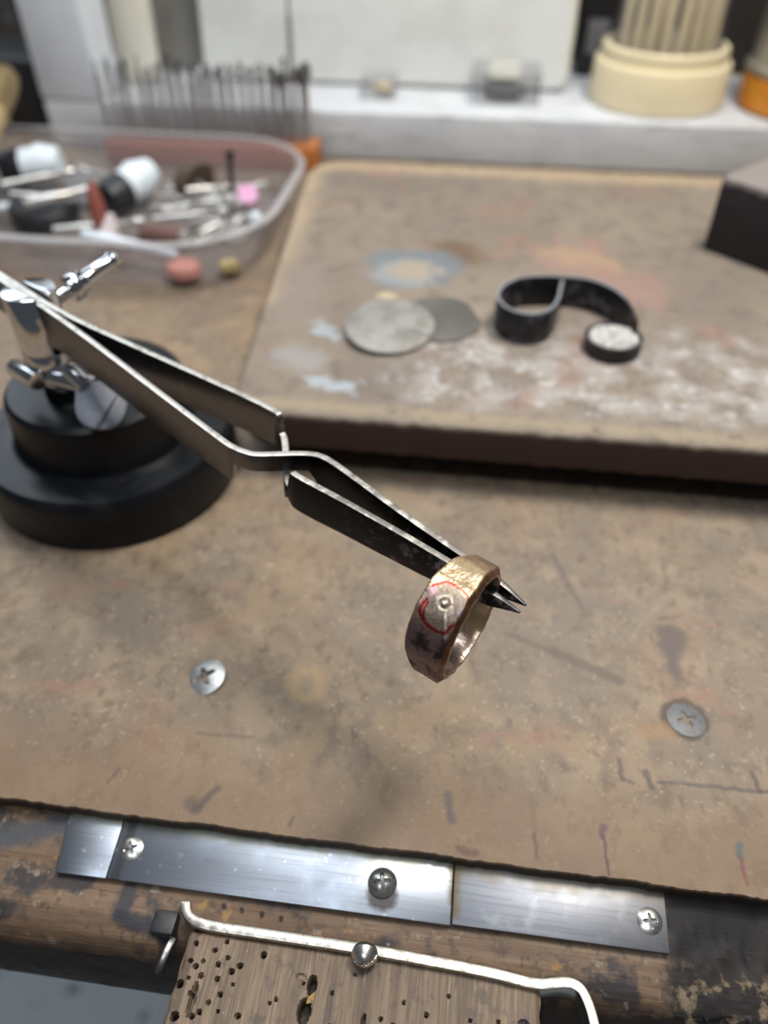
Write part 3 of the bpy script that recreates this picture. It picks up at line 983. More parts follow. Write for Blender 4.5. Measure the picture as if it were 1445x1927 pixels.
# two white cones on dark mandrels
for loc, d, lab in (((-232, 372, 14), (1, 0.25, 0.10), 'white cone polisher with dark base, further left in the tub'),
                    ((-174, 355, 11), (0.45, 0.90, 0.16), 'white cone polisher with dark base, beside the red-brown point')):
    k = 1
    bit('cone_polisher', lab, 'polisher', loc, d, (('dark_base', [(0, -9), (7.5, -9), (8.6, -1), (8.6, 2), (0, 2)], rubber), ('white_cone', [(0, 2.02), (8.5, 2.02), (8.0, 6), (9.4, 11), (7.4, 17), (6.8, 20), (4.0, 20.6), (0, 19.5)], cer)))
bit('rubber_buff', 'thick black rubber buff lying flat in the tub', 'buff', (-206, 338, 1.8), (0.05, -0.1, 1), (('tyre', [(0, 0), (14, 0), (15.5, 2), (15.5, 8), (14, 10), (5, 10), (0, 9.4)], rubber),))
bit('red_point', 'red-brown tapered rubber point standing upright in the tub', 'point', (-169, 319, 3), (-0.06, 0.10, 1), (('point', [(0, 0), (3.4, 0), (3.6, 14), (2.6, 21), (1.0, 25), (0, 25.6)], redstone),))
bit('wheel_brush', 'dark bristle wheel brush on a steel shank in the tub', 'brush', (-142.5, 371, 11), (0.82, -0.52, -0.25), (('bristles', [(0, -2.2), (10.5, -3.2), (11, 0), (10.5, 3.2), (0, 2.2)], bristle), ('shank', [(0, 2.25), (1.9, 2.25), (1.9, 6), (1.5, 7), (1.5, 30), (0, 30)], steel)))
rods = [((-160, 362, 6), (1, 0.05, 0.02), 30, 1.5, 'upper of the two parallel steel shanks in the tub centre'),
        ((-160, 353, 4.5), (1, 0.06, 0.03), 32, 1.5, 'lower of the two parallel steel shanks in the tub centre'),
        ((-136, 338, 4), (1, 0.25, 0.06), 28, 1.6, 'short steel shank pointing at the small pink wheel'),
        ((-128, 330, 4), (0.72, 0.85, 0.10), 26, 1.3, 'slanting steel shank near the right end of the tub'),
        ((-205, 322, 16), (0.80, 0.55, 0.06), 30, 2.1, 'bright fat steel shank in the left front of the tub')]
for p, d, l, r, lab in rods:
    bit('steel_shank', lab, 'shank', p, d, (('rod', [(0, 0), (r * .8, 0), (r, .6), (r, l * .55), (r * .75, l * .6), (r * .75, l), (0, l)], steel),))
bit('collet', 'knurled steel collet in the middle of the tub', 'collet', (-156, 371, 6), (1, -0.12, 0.0), (('body', [(0, 0), (2.6, 0), (2.6, 3), (2.1, 3.6), (2.6, 4.4), (2.6, 8), (2.1, 8.6), (2.6, 9.4), (2.6, 14), (1.6, 15), (0, 15)], steel),))
bit('pink_wheel', 'small pink grinding wheel at the right end of the tub', 'wheel', (-111, 352, 12), (0.35, -0.6, 0.7), (('stone', [(0, 0), (4.6, 0), (4.9, .6), (4.9, 3.6), (4.4, 4.2), (0, 4.2)], pinkm), ('pin', [(0, -.02), (1.2, -.02), (1.2, -12), (0, -12)], steel)))
bit('black_mandrel', 'thin black mandrel standing upright at the back of the tub', 'mandrel', (-120, 356, 2), (0.0, 0.25, 1), (('rod', [(0, 0), (1.3, 0), (1.3, 24), (2.0, 25), (2.0, 28), (0, 28)], rubber),))
bit('brown_cylinder', 'brown rubber cylinder lying in the front of the tub', 'polisher', (-152, 322, 5), (1, -0.10, 0.03), (('roll', [(0, 0), (4.2, 0), (4.6, .8), (4.6, 18), (4.2, 18.8), (0, 18.8)], brown), ('cap', [(0, 18.85), (2.8, 18.85), (3, 22), (0, 22)], steel)))
bit('white_rod', 'long white rod lying along the front wall of the tub', 'rod', (-169, 301, 13), (1, -0.17, -0.08), (('rod', [(0, 0), (1.9, 0), (2.4, 8), (2.3, 30), (1.9, 44), (0, 44.5)], cer),))
bit('ceramic_stick', 'cream ceramic stick lying across the left of the tub', 'stick', (-240, 330, 7), (0.9, 0.45, 0.04), (('rod', shaft(28, 1.9), cer),))
bit('pale_pink_cone', 'pale pink cone beside the red-brown point in the tub', 'cone', (-160, 302, 6), (0.2, 0.35, 1), (('cone', [(0, 0), (5, 0), (5, 5), (1.5, 15), (0, 15.4)], pinkpale),))
bit('salmon_stone', 'salmon pink stone at the front bottom of the tub', 'stone', (-123, 291, 2), (0.1, 0, 1), (('stone', [(0, 0), (5, 0), (7.4, 1.6), (6.4, 5), (0, 6.2)], salmon),))
bit('yellow_stone', 'yellowish stone at the front right corner of the tub', 'stone', (-105, 297.5, 2), (0.0, 0.1, 1), (('stone', [(0, 0), (3.4, 0), (4.8, 1.4), (4.0, 4), (0, 5)], yellow),))
bit('steel_disc', 'thin grey steel disc lying at the right end of the tub', 'disc', (-114, 334, 2.5), (0.25, -0.3, 1), (('disc', [(0, 0), (6.5, 0), (6.5, 1.1), (2, 1.4), (0, 1.6)], steel),))
bit('grey_disc', 'pale grey disc lying in the left front of the tub', 'disc', (-225, 312, 2), (0.1, -0.15, 1), (('disc', [(0, 0), (8, 0), (8, 1.3), (0, 1.6)], plain('grey_disc', (0.36, 0.34, 0.34), .5)),))
bit('steel_ring_bit', 'small steel bushing beside the brown cylinder in the tub', 'bushing', (-140, 329, 3), (0.8, -0.1, 0.35), (('ring', [(1.2, 0), (2.6, 0), (2.6, 4), (1.2, 4), (1.2, 0)], steel),))
bit('cream_nub', 'small cream bead in the right end of the tub', 'bead', (-106, 344, 4), (0.2, 0, 1), (('bead', [(0, 0), (2.4, .4), (3, 2.2), (2.2, 4.2), (0, 4.8)], cer),))
bit('rubber_disc', 'dark grey rubber disc between the two white cones', 'disc', (-196, 362, 8), (0.5, -0.6, 0.55), (('disc', [(0, 0), (8.5, 0), (8.5, 3.5), (3, 4), (0, 4)], plain('grey_rubber', (0.13, 0.13, 0.15), .5)), ('pin', [(0, -.02), (1.2, -.02), (1.2, -14), (0, -14)], steel)))

lm = [MB().lathe([(0, 0), (rr0, 0), (rr0, ll * .6), (rr0 * .6, ll * .65), (rr0 * .6, ll * .85), (rr0 * 1.3, ll * .9), (rr0 * .9, ll), (0, ll)], 12).mesh('shank') for rr0, ll in ((1.3, 34), (1.5, 40), (1.2, 28))]
for me_ in lm:
    me_.materials.append(steel)
loose = [(-150, 345, 7, 20, 6), (-147, 380, 6, -25, 4), (-138, 349, 9, -8, 7), (-150, 332, 8, 12, 5), (-190, 315, 8, 14, 3), (-215, 330, 17, 8, -6), (-172, 372, 8, 170, 8), (-133, 372, 8, -60, 9),
         (-200, 306, 6, -6, 4), (-228, 345, 15, 35, 2), (-143, 360, 11, 30, -4), (-125, 318, 5, 55, 6)]
loose_labels = ['thin steel shank lying over the two parallel shanks in the tub', 'thin steel shank slanting beside the wheel brush in the tub',
                'thin steel shank pointing from the tub centre to the pink wheel', 'thin steel shank just behind the brown cylinder in the tub',
                'thin steel shank in front of the black buff in the tub', 'thin steel shank resting on top of the black rubber buff',
                'thin steel shank running left from behind the second white cone', 'thin steel shank slanting to the front beside the black mandrel',
                'thin steel shank nearest the front wall at the left of the tub', 'thin steel shank leaning beside the further left white cone',
                'thin steel shank crossing in front of the wheel brush bristles', 'thin steel shank in the rounded front right corner of the tub']
for i, (x_, y_, z_, az, el) in enumerate(loose):
    o = bpy.data.objects.new('loose_shank', lm[i % 3])
    col.objects.link(o)
    o.location = Vector((x_, y_, z_)) * S
    dd = Vector((math.cos(R(az)) * math.cos(R(el)), math.sin(R(az)) * math.cos(R(el)), math.sin(R(el))))
    o.rotation_euler = dd.to_track_quat('Z', 'Y').to_euler()
    tag(o, loose_labels[i], 'shank', 'loose thin shanks heaped in the tub')

# tool handle at the far left
hd = thing('tool_handle', 'tan wooden tool handle with a brass ferrule leaning at the far left', 'tool', (0, 0, 0))
q = along((-236, 335, 26), (-0.10, 0.83, 0.26))
tan = plain('tan_wood', (0.55, 0.41, 0.22), 0.45, 0, 0.2, 0.15)
MB().lathe([(0, -60), (9, -58), (10.5, -40), (10, -20), (8.6, 2), (8.0, 38), (8.6, 40), (0, 40)], 28, q).build('grip', tan, hd)
MB().lathe([(0, 40.05), (9.2, 40.05), (9.0, 44), (8.2, 46), (8.6, 60), (7.6, 68), (4.2, 74), (0, 75)], 8, q).build('ferrule', plain('aged_brass', (0.42, 0.31, 0.15), 0.4, 0.8, 0.3, 0.3), hd)

o = MB().box(-40, 40, -25, 25, 0, 40).build('black_bin', plain('bin_black', (0.016, 0.017, 0.02), 0.5, 0, 0.4, 0.1), None, (-300, 490, 0.2), (0, 0, R(4)), bevel=4, segs=3)
tag(o, 'low black bin standing left of the white upright post', 'bin')

# ------------------------------------------------------------------ soldering board
bd = thing('soldering_board', 'thick scorched soldering board with rounded corners, grey flux stains on top', 'soldering board', (0, 0, 0))
t = MT('solder_board', (0.295, 0.245, 0.195), 0.7, spec=0.3)
t.layer(0.018, 0.40, 0.62, (0.235, 0.195, 0.165), 0.85, 4, 3)
t.layer(0.05, 0.45, 0.66, (0.275, 0.225, 0.18), 0.8, 4, 6)
t.layer(0.12, 0.50, 0.68, (0.195, 0.16, 0.135), 0.7, 4, 16)
t.layer(0.03, 0.58, 0.70, (0.33, 0.20, 0.155), 0.7, 4, 12)
# pale rim where the board was never heated
t.stain((-85, 372), (130, 372), 5, 8, (0.50, 0.385, 0.26), 0.8, 4, 0.06)
t.stain((-84, 385), (-76, 240), 5, 9, (0.50, 0.39, 0.27), 0.8, 4, 0.06)
t.stain((-66, 178), (130, 176.5), 1.5, 3.0, (0.38, 0.31, 0.225), 0.8, 3, 0.2)
# crusty grey-white flux field
sep = t.n('ShaderNodeSeparateXYZ')
t.l(t.p, sep.inputs[0])
f = t.ramp(t.noise(0.10, 7, 31).outputs['Fac'], 0.36, 0.66, 0.8)
f = t.math('MULTIPLY', f, t.ramp(sep.outputs[1], 246, 210, 1.0))
f = t.math('MULTIPLY', f, t.ramp(sep.outputs[1], 178, 190, 1.0))
f = t.math('MULTIPLY', f, t.ramp(sep.outputs[0], -36, -10, 1.0))
t.mix(f, (0.44, 0.41, 0.385))
f2 = t.ramp(t.noise(0.24, 7, 41).outputs['Fac'], 0.50, 0.68, 0.9)
f2 = t.math('MULTIPLY', f2, f)
t.mix(f2, (0.66, 0.65, 0.64))
t.layer(0.22, 0.56, 0.72, (0.16, 0.13, 0.112), 0.6, 4, 17)
# pink-brown scorch, blue-grey flux ring and dabs
t.stain((32, 285), (55, 262), 12, 9, (0.37, 0.235, 0.20), 0.7, 22, 0.07, seed=1)
t.stain((32, 286), (50, 282), 6, 5, (0.42, 0.30, 0.19), 0.6, 16, 0.1, seed=5)
t.stain((-10, 286), (-8, 280), 8.5, 5.5, (0.16, 0.10, 0.055), 0.7, 2, 0.12)
t.stain((-25.5, 269.5), (-22.5, 270), 16.0, 3.4, (0.20, 0.225, 0.25), 0.85, 11.0, 0.13)
t.stain((-28, 264), (-26, 264), 11, 3, (0.36, 0.37, 0.38), 0.6, 8, 0.18)
t.stain((-26, 266), (-23, 267), 7.5, 2.6, (0.40, 0.33, 0.25), 0.85, 8, 0.18)
t.stain((-32, 246), (-30, 245), 2.6, 1.5, (0.58, 0.47, 0.33), 0.8, 1.5, 0.3)
t.stain((-52, 224), (-45, 216), 2.2, 2.0, (0.40, 0.45, 0.49), 0.8, 7, 0.22)
t.stain((-45, 190), (-35, 188.5), 2.6, 2.2, (0.43, 0.48, 0.52), 0.8, 7, 0.22)
t.stain((-56, 204), (-50, 200), 6, 4, (0.36, 0.35, 0.34), 0.7, 3, 0.2)
t.stain((-53, 319), (-52, 324), 0.8, 1.0, (0.15, 0.12, 0.10), 0.8, 0.8, 0.3)
t.stain((-64, 262), (-60, 230), 8, 7, (0.30, 0.25, 0.215), 0.7, 4, 0.08)
# the scorched brown side faces
t.grad(2, 20.9, 20.0, (0.085, 0.052, 0.045), 0.93, 1.1, 0.25, 2)
t.bump(0.5, 0.35, 0.4, 4)
t.deepen(1.13)
board_mat = t.done()
cl = [(-66.8, 172.8), (170, 173.4), (170, 379), (-84.5, 378.8)]


def round_poly(P, rad, k=10):
    out = []
    n = len(P)
    for i in range(n):
        p, a, b = Vector(P[i]), Vector(P[i - 1]), Vector(P[(i + 1) % n])
        d1, d2 = (a - p).normalized(), (b - p).normalized()
        r = rad[i]
        q1, q2 = p + d1 * r, p + d2 * r
        for j in range(k + 1):
            s_ = j / k
            out.append(tuple(q1 * (1 - s_) ** 2 + p * 2 * s_ * (1 - s_) + q2 * s_ ** 2))
    return out


out = round_poly(cl, [15, 12, 12, 24])
# rough front edge
fine = []
for i, p in enumerate(out):
    q = out[(i + 1) % len(out)]
    fine.append(p)
    if abs(p[1] - q[1]) < 3 and abs(p[0] - q[0]) > 60 and p[1] < 200:
        nseg = 160
        for k in range(1, nseg):
            s_ = k / nseg
            x = p[0] + (q[0] - p[0]) * s_
            fine.append((x, p[1] + (q[1] - p[1]) * s_ + 0.7 * nz(x * 0.25, 7) + 0.4 * nz(x * 0.9, 2)))
MB().prism(fine, 10, 22).build('slab', board_mat, bd, bevel=1.1, segs=3)
MB().prism(rrect(-62, 165, 190, 370, 8), 0.05, 9.95).build('underlay', plain('underlay', (0.06, 0.045, 0.04), 0.8), bd)

# ------------------------------------------------------------------ things on the board
silver = MT('sheet_silver', (0.37, 0.355, 0.33), 0.5, 0.55)
silver.layer(0.12, 0.45, 0.62, (0.25, 0.235, 0.21), 0.8, 4, 2)
silver.layer(0.5, 0.55, 0.7, (0.46, 0.45, 0.43), 0.7, 3, 4)
silver = silver.done()
dsilver = MT('sheet_dark', (0.14, 0.132, 0.12), 0.5, 0.6)
dsilver.layer(0.12, 0.45, 0.65, (0.19, 0.178, 0.16), 0.8, 4, 3)
dsilver = dsilver.done()
# dark disc with a ragged edge, partly under the pale one
poly = []
for k in range(72):
    a = 2 * PI * k / 72
    r = 14.2 + 0.5 * nz(math.cos(a) * 2, math.sin(a) * 2, 3)
    if 0.1 < a < 0.75:
        r -= 1.6
    poly.append((r * math.cos(a) * 0.95, r * math.sin(a)))
o = MB().prism(poly, 0, 0.7).build('metal_disc', dsilver, None, (-11.5, 231, 22.3), (R(1), R(0), 0), bevel=0.15)
tag(o, 'dark grey metal disc with a ragged edge, half under the pale disc', 'disc')
poly = [(0.3, -0.25)] + [(13.6 * math.cos(a), 16.5 * math.sin(a)) for a in [R(1.2) + (2 * PI - R(2.4)) * k / 80 for k in range(81)]] + [(0.3, 0.25)]
poly = [(14.2 * math.cos(2 * PI * k / 90), 16.2 * math.sin(2 * PI * k / 90)) for k in range(2, 89)] + [(14.2, -0.35), (3.0, -0.05), (3.0, 0.05), (14.2, 0.35)]
o = MB().prism(poly, 0, 0.8).build('metal_disc', silver, None, (-27.3, 222.3, 23.6), (R(2.0), R(3.5), R(-14)), bevel=0.12)
tag(o, 'pale silver disc with a short slit, lying on the darker disc', 'disc')

# bent black metal strip: a closed loop with a tail
t = MT('black_strip', (0.028, 0.027, 0.032), 0.38, 0.55)
t.layer(0.15, 0.52, 0.66, (0.15, 0.16, 0.21), 0.75, 4, 3)
t.layer(0.08, 0.6, 0.75, (0.09, 0.03, 0.025), 0.8, 3, 8)
t.grad(0, 46, 52, (0.08, 0.03, 0.022), 0.7, 3, 0.2, 2)
t.grad(2, 32.3, 32.9, (0.42, 0.43, 0.46), 0.8, 0.5, 0.4, 6, rough=0.3)
strip_black = t.done()
sp = catmull([(27.4, 243.6), (26.6, 238), (25.4, 230), (22.5, 222.8), (16.6, 219.4), (10, 222), (6.6, 229), (8.0, 237), (13, 243.2), (20, 245.8), (28.6, 246.4), (36, 245.4), (42.5, 240.8), (47.4, 233.2), (50.2, 223.4)], 1.0)
o = MB().ribbon(sp, 1.1, lambda i: (22.1, 33 - (3.2 * max(0, (i / len(sp) - 0.86) / 0.14)))).build('bent_strip', strip_black, bevel=0.25)
tag(o, 'blackened metal strip bent into a loop with a curved tail', 'metal strip')

bz = thing('bezel_cup', 'small low black cup filled with white crumbs by the strip tail', 'cup', (43.2, 220.0, 22.1))
MB().lathe([(0, 0), (8.4, 0), (8.9, 0.5), (8.9, 4.6), (7.9, 4.6), (7.9, 1), (0, 1)], 40).build('cup_wall', plain('bezel_black', (0.03, 0.028, 0.03), .45, .4), bz)


def crumb(i, j):
    r = 7.8 * j / 15
    a = 2 * PI * i / 40
    x, y = r * math.cos(a), r * math.sin(a)
    return (x, y, 4.4 + 1.5 * abs(nz(x * 0.35, y * 0.35, 4)) + 0.7 * nz(x * 1.0, y * 1.0, 7) - (0.8 if j == 15 else 0))


o = MB().grid(40, 16, crumb, closeu=True).build('white_crumbs', plain('white_flux', (0.50, 0.485, 0.455), 0.7, 0, 0.5, 0.35), bz)
o['kind'] = 'stuff'

# charcoal block
t = MT('charcoal', (0.013, 0.0115, 0.014), 0.6)
t.layer(0.1, 0.5, 0.7, (0.026, 0.017, 0.02), 0.8, 4, 2)
t.grad(2, 24.2, 26.2, (0.27, 0.23, 0.21), 0.9, 3.0, 0.35, 4, rough=0.8)
t.bump(0.5, 0.3, 0.3, 5)
o = MB().box(0, 58, 0, 44, 0, 27).build('charcoal_block', t.done(), None, (84, 299.5, 22.1), (0, 0, R(-42.4)), bevel=0.9, segs=2)
tag(o, 'black charcoal block with an ash-grey top standing on the soldering board', 'block')

# ------------------------------------------------------------------ third hand stand
st = thing('third_hand', 'black round weighted stand with a chrome clamp post gripping the tweezers', 'stand', (-103.3, 168.9, 0.05))
t = MT('black_enamel', (0.007, 0.008, 0.010), 0.30, 0.0, 0.28)
t.layer(0.08, 0.5, 0.72, (0.015, 0.017, 0.019), 0.8, 4, 2, rough=0.42)
t.layer(0.5, 0.66, 0.78, (0.08, 0.075, 0.065), 0.6, 4, 5, rough=0.7)
enamel = t.done()
MB().lathe([(0, 0), (35.0, 0), (36.0, 1.2), (36.0, 13.6), (35.5, 15.4), (34.4, 16.4), (30, 16.6), (26.6, 16.2), (25.4, 16.6), (24.8, 18), (24.4, 28), (24.0, 30.4), (22.8, 31.5), (12, 32.2), (8, 32.2), (0, 32.2)], 128).build('base', enamel, st)
off = Vector((-103.3, 168.9, 0.05))


def L(p):
    return Vector(p) - off


PX, PY = -108.0, 160.2
MB().lathe([(0, 0), (6.5, 0), (6.5, 3.5), (5, 5), (0, 5)], 28, T(*L((PX + 1.5, PY + 1.5, 32.3)))).build('socket', enamel, st)
ball = [(4.9 * math.sin(PI * k / 14), -4.9 * math.cos(PI * k / 14)) for k in range(15)]
ball[0] = (0, -4.9)
ball[-1] = (0, 4.9)
MB().lathe(ball, 28, T(*L((PX + 2.0, PY - 1.6, 39.2)))).build('ball_joint', chrome, st)
MB().lathe([(0, -7), (2.1, -7), (2.4, -6.5), (2.4, 4), (0, 4)], 20, along(L((PX - 4, PY - 5.5, 41.0)), (0.75, -0.45, 0.0))).build('pivot_pin', chrome, st)
ud = Vector((0.86, -0.51, 0)).normalized()
vd = Vector((ud.y, -ud.x, 0))       # points towards the viewer
MB().lathe([(0, -5), (2.2, -5), (2.2, 5), (3.0, 5.2), (3.0, 8), (0, 8)], 20, along(L((PX + 7.0, PY - 6.6, 41.0)), (0.9, -0.2, -0.05))).build('joint_screw', chrome, st)
MB().lathe([(0, -1.2), (1.9, -1.2), (2.1, 0), (2.1, 6), (1.6, 6.6), (0, 6.6)], 16, along(L((-98.5, 152.2, 45.0)), (0.62, -0.45, -0.15))).build('wing_arm', chrome, st)
pad = MB().prism(round_poly([(-5.6, -6.6), (5.6, -6.6), (6.4, 5.5), (-6.4, 5.5)], [6.0, 6.0, 3.0, 3.0], 8), -0.9, 0.9)
pado = pad.build('thumb_paddle', plain('paddle_grey', (0.17, 0.175, 0.20), 0.5, 0.5, 0.2, 0.8), st, tuple(L((-89.9, 147.0, 39.6))), (R(38), R(12), R(12)), bevel=0.5)


# slotted chrome post: two cheeks standing on a solid cylinder
def cheek(side, r, gap, k=22):
    a0 = math.acos(gap / r)
    pts_ = []
    for i in range(k + 1):
        a = -a0 + 2 * a0 * i / k
        pts_.append(vd * side * r * math.cos(a) + ud * r * math.sin(a))
    return [(p.x, p.y) for p in pts_]


pm2 = MB()
for sgn in (1, -1):
    poly = cheek(sgn, 6.4, 1.75)
    pm2.prism(poly, 47.0, 62.4, T(*L((PX, PY, 0))))
pm2.lathe([(0, 42.6), (5.9, 42.6), (6.4, 43.2), (6.4, 47.02), (0, 47.02)], 48, T(*L((PX, PY, 0))))
pm2.build('clamp_post', chrome, st, bevel=0.3, segs=2)
# thumb screw at the back of the post
pst = Vector((PX, PY, 57.5)) - vd * 6.4 + ud * 0.4
sdir = (Vector((-96.5, 179.5, 60.5)) - pst).normalized()
MB().lathe([(0, 0), (1.5, 0), (1.5, 3.2), (3.0, 3.4), (3.5, 4.2), (3.5, 6.2), (2.6, 7.2), (2.9, 8.4), (2.3, 9), (1.9, 17), (2.4, 18.4), (1.8, 19.6), (0, 20)], 24, along(L(pst), sdir)).build('clamp_screw', chrome, st)

# ------------------------------------------------------------------ cross-lock tweezers
tip = Vector((12.84, 89.31, 45.94))
u = Vector((0.8549, -0.5093, -0.0978)).normalized()
w = (Vector((0, 0, 1)) - u * u.z).normalized()
vb = w.cross(u)          # away from the camera
TW = Matrix((u, vb, w)).transposed()
tw = thing('crosslock_tweezers', 'steel cross-lock tweezers with blackened tips held in the stand', 'tweezers', tuple(tip), TW.to_euler())

t = MT('tweezer_steel', (0.22, 0.21, 0.21), 0.30, 1.0)
t.layer((0.1, 2, 2), 0.4, 0.7, (0.21, 0.205, 0.21), 0.7, 4, 2)
t.layer(0.3, 0.55, 0.7, (0.31, 0.29, 0.27), 0.5, 4, 3)
# heat-blackened from the crossing to the tips
t.grad(0, -64, -54, (0.022, 0.023, 0.028), 0.97, 6, 0.2, 3, rough=0.36)
sep = t.n('ShaderNodeSeparateXYZ')
t.l(t.p, sep.inputs[0])
fx = t.ramp(sep.outputs[0], -45, -22, 1.0)
f = t.math('MULTIPLY', fx, t.ramp(t.noise(0.45, 6, 5).outputs['Fac'], 0.53, 0.66, 0.75))
t.mix(f, (0.17, 0.19, 0.26), rough=0.45)
f = t.math('MULTIPLY', t.ramp(sep.outputs[0], -28, -18, 1.0), t.ramp(t.noise(0.25, 4, 15).outputs['Fac'], 0.58, 0.66, 0.75))
t.mix(f, (0.38, 0.37, 0.46), rough=0.5)
tw_mat = t.done()
t = MT('tweezer_edge_lit', (0.80, 0.77, 0.72), 0.38, 1.0)  # paler steel for upward edges: their bright reflection is put into the colour
t.layer(0.6, 0.5, 0.66, (0.36, 0.34, 0.30), 0.7, 4, 3, rough=0.42)
sep = t.n('ShaderNodeSeparateXYZ')
t.l(t.p, sep.inputs[0])
f = t.math('MULTIPLY', t.ramp(sep.outputs[0], -60, -46, 1.0), t.ramp(t.noise(0.35, 5, 8).outputs['Fac'], 0.25, 0.6, 0.9))
t.mix(f, (0.12, 0.11, 0.10), rough=0.5)
t.mix(t.ramp(sep.outputs[0], -14, -7, 0.85), (0.05, 0.048, 0.05), rough=0.4)
lit_edge_mat = t.done()

topw = [(-165, 2.0), (-14, 2.0), (-8, 1.5), (-4, 0.9), (-1.5, 0.35), (0, 0.0)]
botw = [(-165, -8.2), (-110, -8.6), (-90, -8.2), (-66, -7.2), (-45, -7.1), (-30, -6.2), (-20, -5.2), (-10, -3.4), (-5, -2.0), (-1.5, -0.7), (0, -0.25)]
armA = [(-160, 2.25), (-146, 2.22), (-134, 2.25), (-117, 3.0), (-97, 4.4), (-79, 5.7), (-68, 6.4), (-65, 6.35), (-62.6, 5.8), (-60, 4.5), (-54.6, -0.9), (-52, -3.0), (-50, -3.75), (-47, -3.85), (-40, -3.3), (-30, -2.4), (-18, -1.65), (-12, -1.45), (-6, -1.4), (0, -0.95)]
armB = [(-160, 0.80), (-146, 0.80), (-134, 0.75), (-123, 0.1), (-106, -2.3), (-91, -4.5), (-76, -6.7), (-68, -7.5), (-66, -7.5), (-63.8, -6.7), (-61, -4.3), (-56, 0.6), (-53.5, 2.8), (-51.5, 3.6), (-49, 3.7), (-39, 2.8), (-27, 2.0), (-18, 1.6), (-12, 1.5), (-6, 1.45), (0, 1.05)]


def arm(pts_, upper, label):
    path_ = catmull([(a, -b) for a, b in pts_], 0.35)     # local y is away from the camera

    def zf(i):
        s_ = path_[i].x
        a, b = lerp_tab(botw, s_), lerp_tab(topw, s_)
        if upper:
            k = max(0, min(1, (s_ + 65.6) / 0.8)) * max(0, min(1, (-50.2 - s_) / 2.5))
            a = a + ((-2.3) - a) * k
        else:
            k = max(0, min(1, (s_ + 65.4) / 0.8)) * max(0, min(1, (-51.6 - s_) / 0.9))
            b = b + ((-2.7) - b) * k
            if s_ > -53.5:
                a += 2.6 * max(0, min(1, (-49.5 - s_) / 4.0)) ** 2
        return a, b
    ths = [1.35 * min(1, 0.35 + 0.65 * (-p.x) / 6.0) if p.x > -6 else 1.35 for p in path_]
    mb = MB().ribbon(path_, ths, zf)
    o_ = mb.build('arm', tw_mat, tw, bevel=0.30, segs=3)
    o_['label'] = label
    me = o_.data
    me.materials.append(lit_edge_mat)
    for p in me.polygons:
        if p.normal.z > 0.25:
            p.material_index = 1
    return o_


arm(armA, True, 'arm nearer the viewer at the clamp, crossing over')
arm(armB, False, 'arm further from the viewer at the clamp, crossing under')

# ------------------------------------------------------------------ the ring
cen = tip + u * (-8.7) - vb * 9.95 + w * 0.45
# local frame: x along the ring axis, z towards the signet face
zdir = (-vb * 0.60 + w * 0.80).normalized()
ydir = zdir.cross(u).normalized()
RM = Matrix((u, ydir, zdir)).transposed() @ Matrix.Rotation(R(5), 3, 'Z')
ring = thing('signet_ring', 'hammered bronze signet ring with red marker arcs gripped in the tweezer tips', 'ring', tuple(cen), RM.to_euler())
NT, NO, NI = 420, 84, 14
RI = 9.2
BX, BY = 1.15, 1.2        # where the solder bead sits on the face


def th_wrap(th):
    return math.atan2(math.sin(th), math.cos(th))


def seg_d(p, a, b):
    px_, py_ = p[0] - a[0], p[1] - a[1]
    bx_, by_ = b[0] - a[0], b[1] - a[1]
    k = max(0, min(1, (px_ * bx_ + py_ * by_) / (bx_ * bx_ + by_ * by_ + 1e-9)))
    return math.hypot(px_ - bx_ * k, py_ - by_ * k)



def ring_r(th, xx):
    d = math.atan2(math.sin(th), math.cos(th))
    r = 11.0 + 0.35 * math.exp(-(d / 0.8) ** 2)
    # planished facets
    q = (th * 7 / (2 * PI)) % 1.0
    r += 0.16 * nz(math.cos(th) * 2.6, math.sin(th) * 2.6, 3 + xx * 0.25) + 0.10 * nz(math.cos(th) * 6, math.sin(th) * 6, 1 + xx * 0.4)
    r += 0.14 * math.cos(th * 8 + 0.7) * (1 if abs(d) > 0.5 else 0.3)
    return r


def ring_half(th):
    d = math.atan2(math.sin(th), math.cos(th))
    k = math.exp(-(abs(d) / 1.35) ** 2.6)
    right = 4.0 + 0.9 * k + 0.22 * nz(math.cos(th) * 4, math.sin(th) * 4, 9) + 0.12 * nz(math.cos(th) * 9, math.sin(th) * 9, 5)
    left = -(0.3 + 2.7 * k) + 0.18 * nz(math.cos(th) * 3, math.sin(th) * 3, 19)
    return left, right


NS = NO + 2 + NI + 2


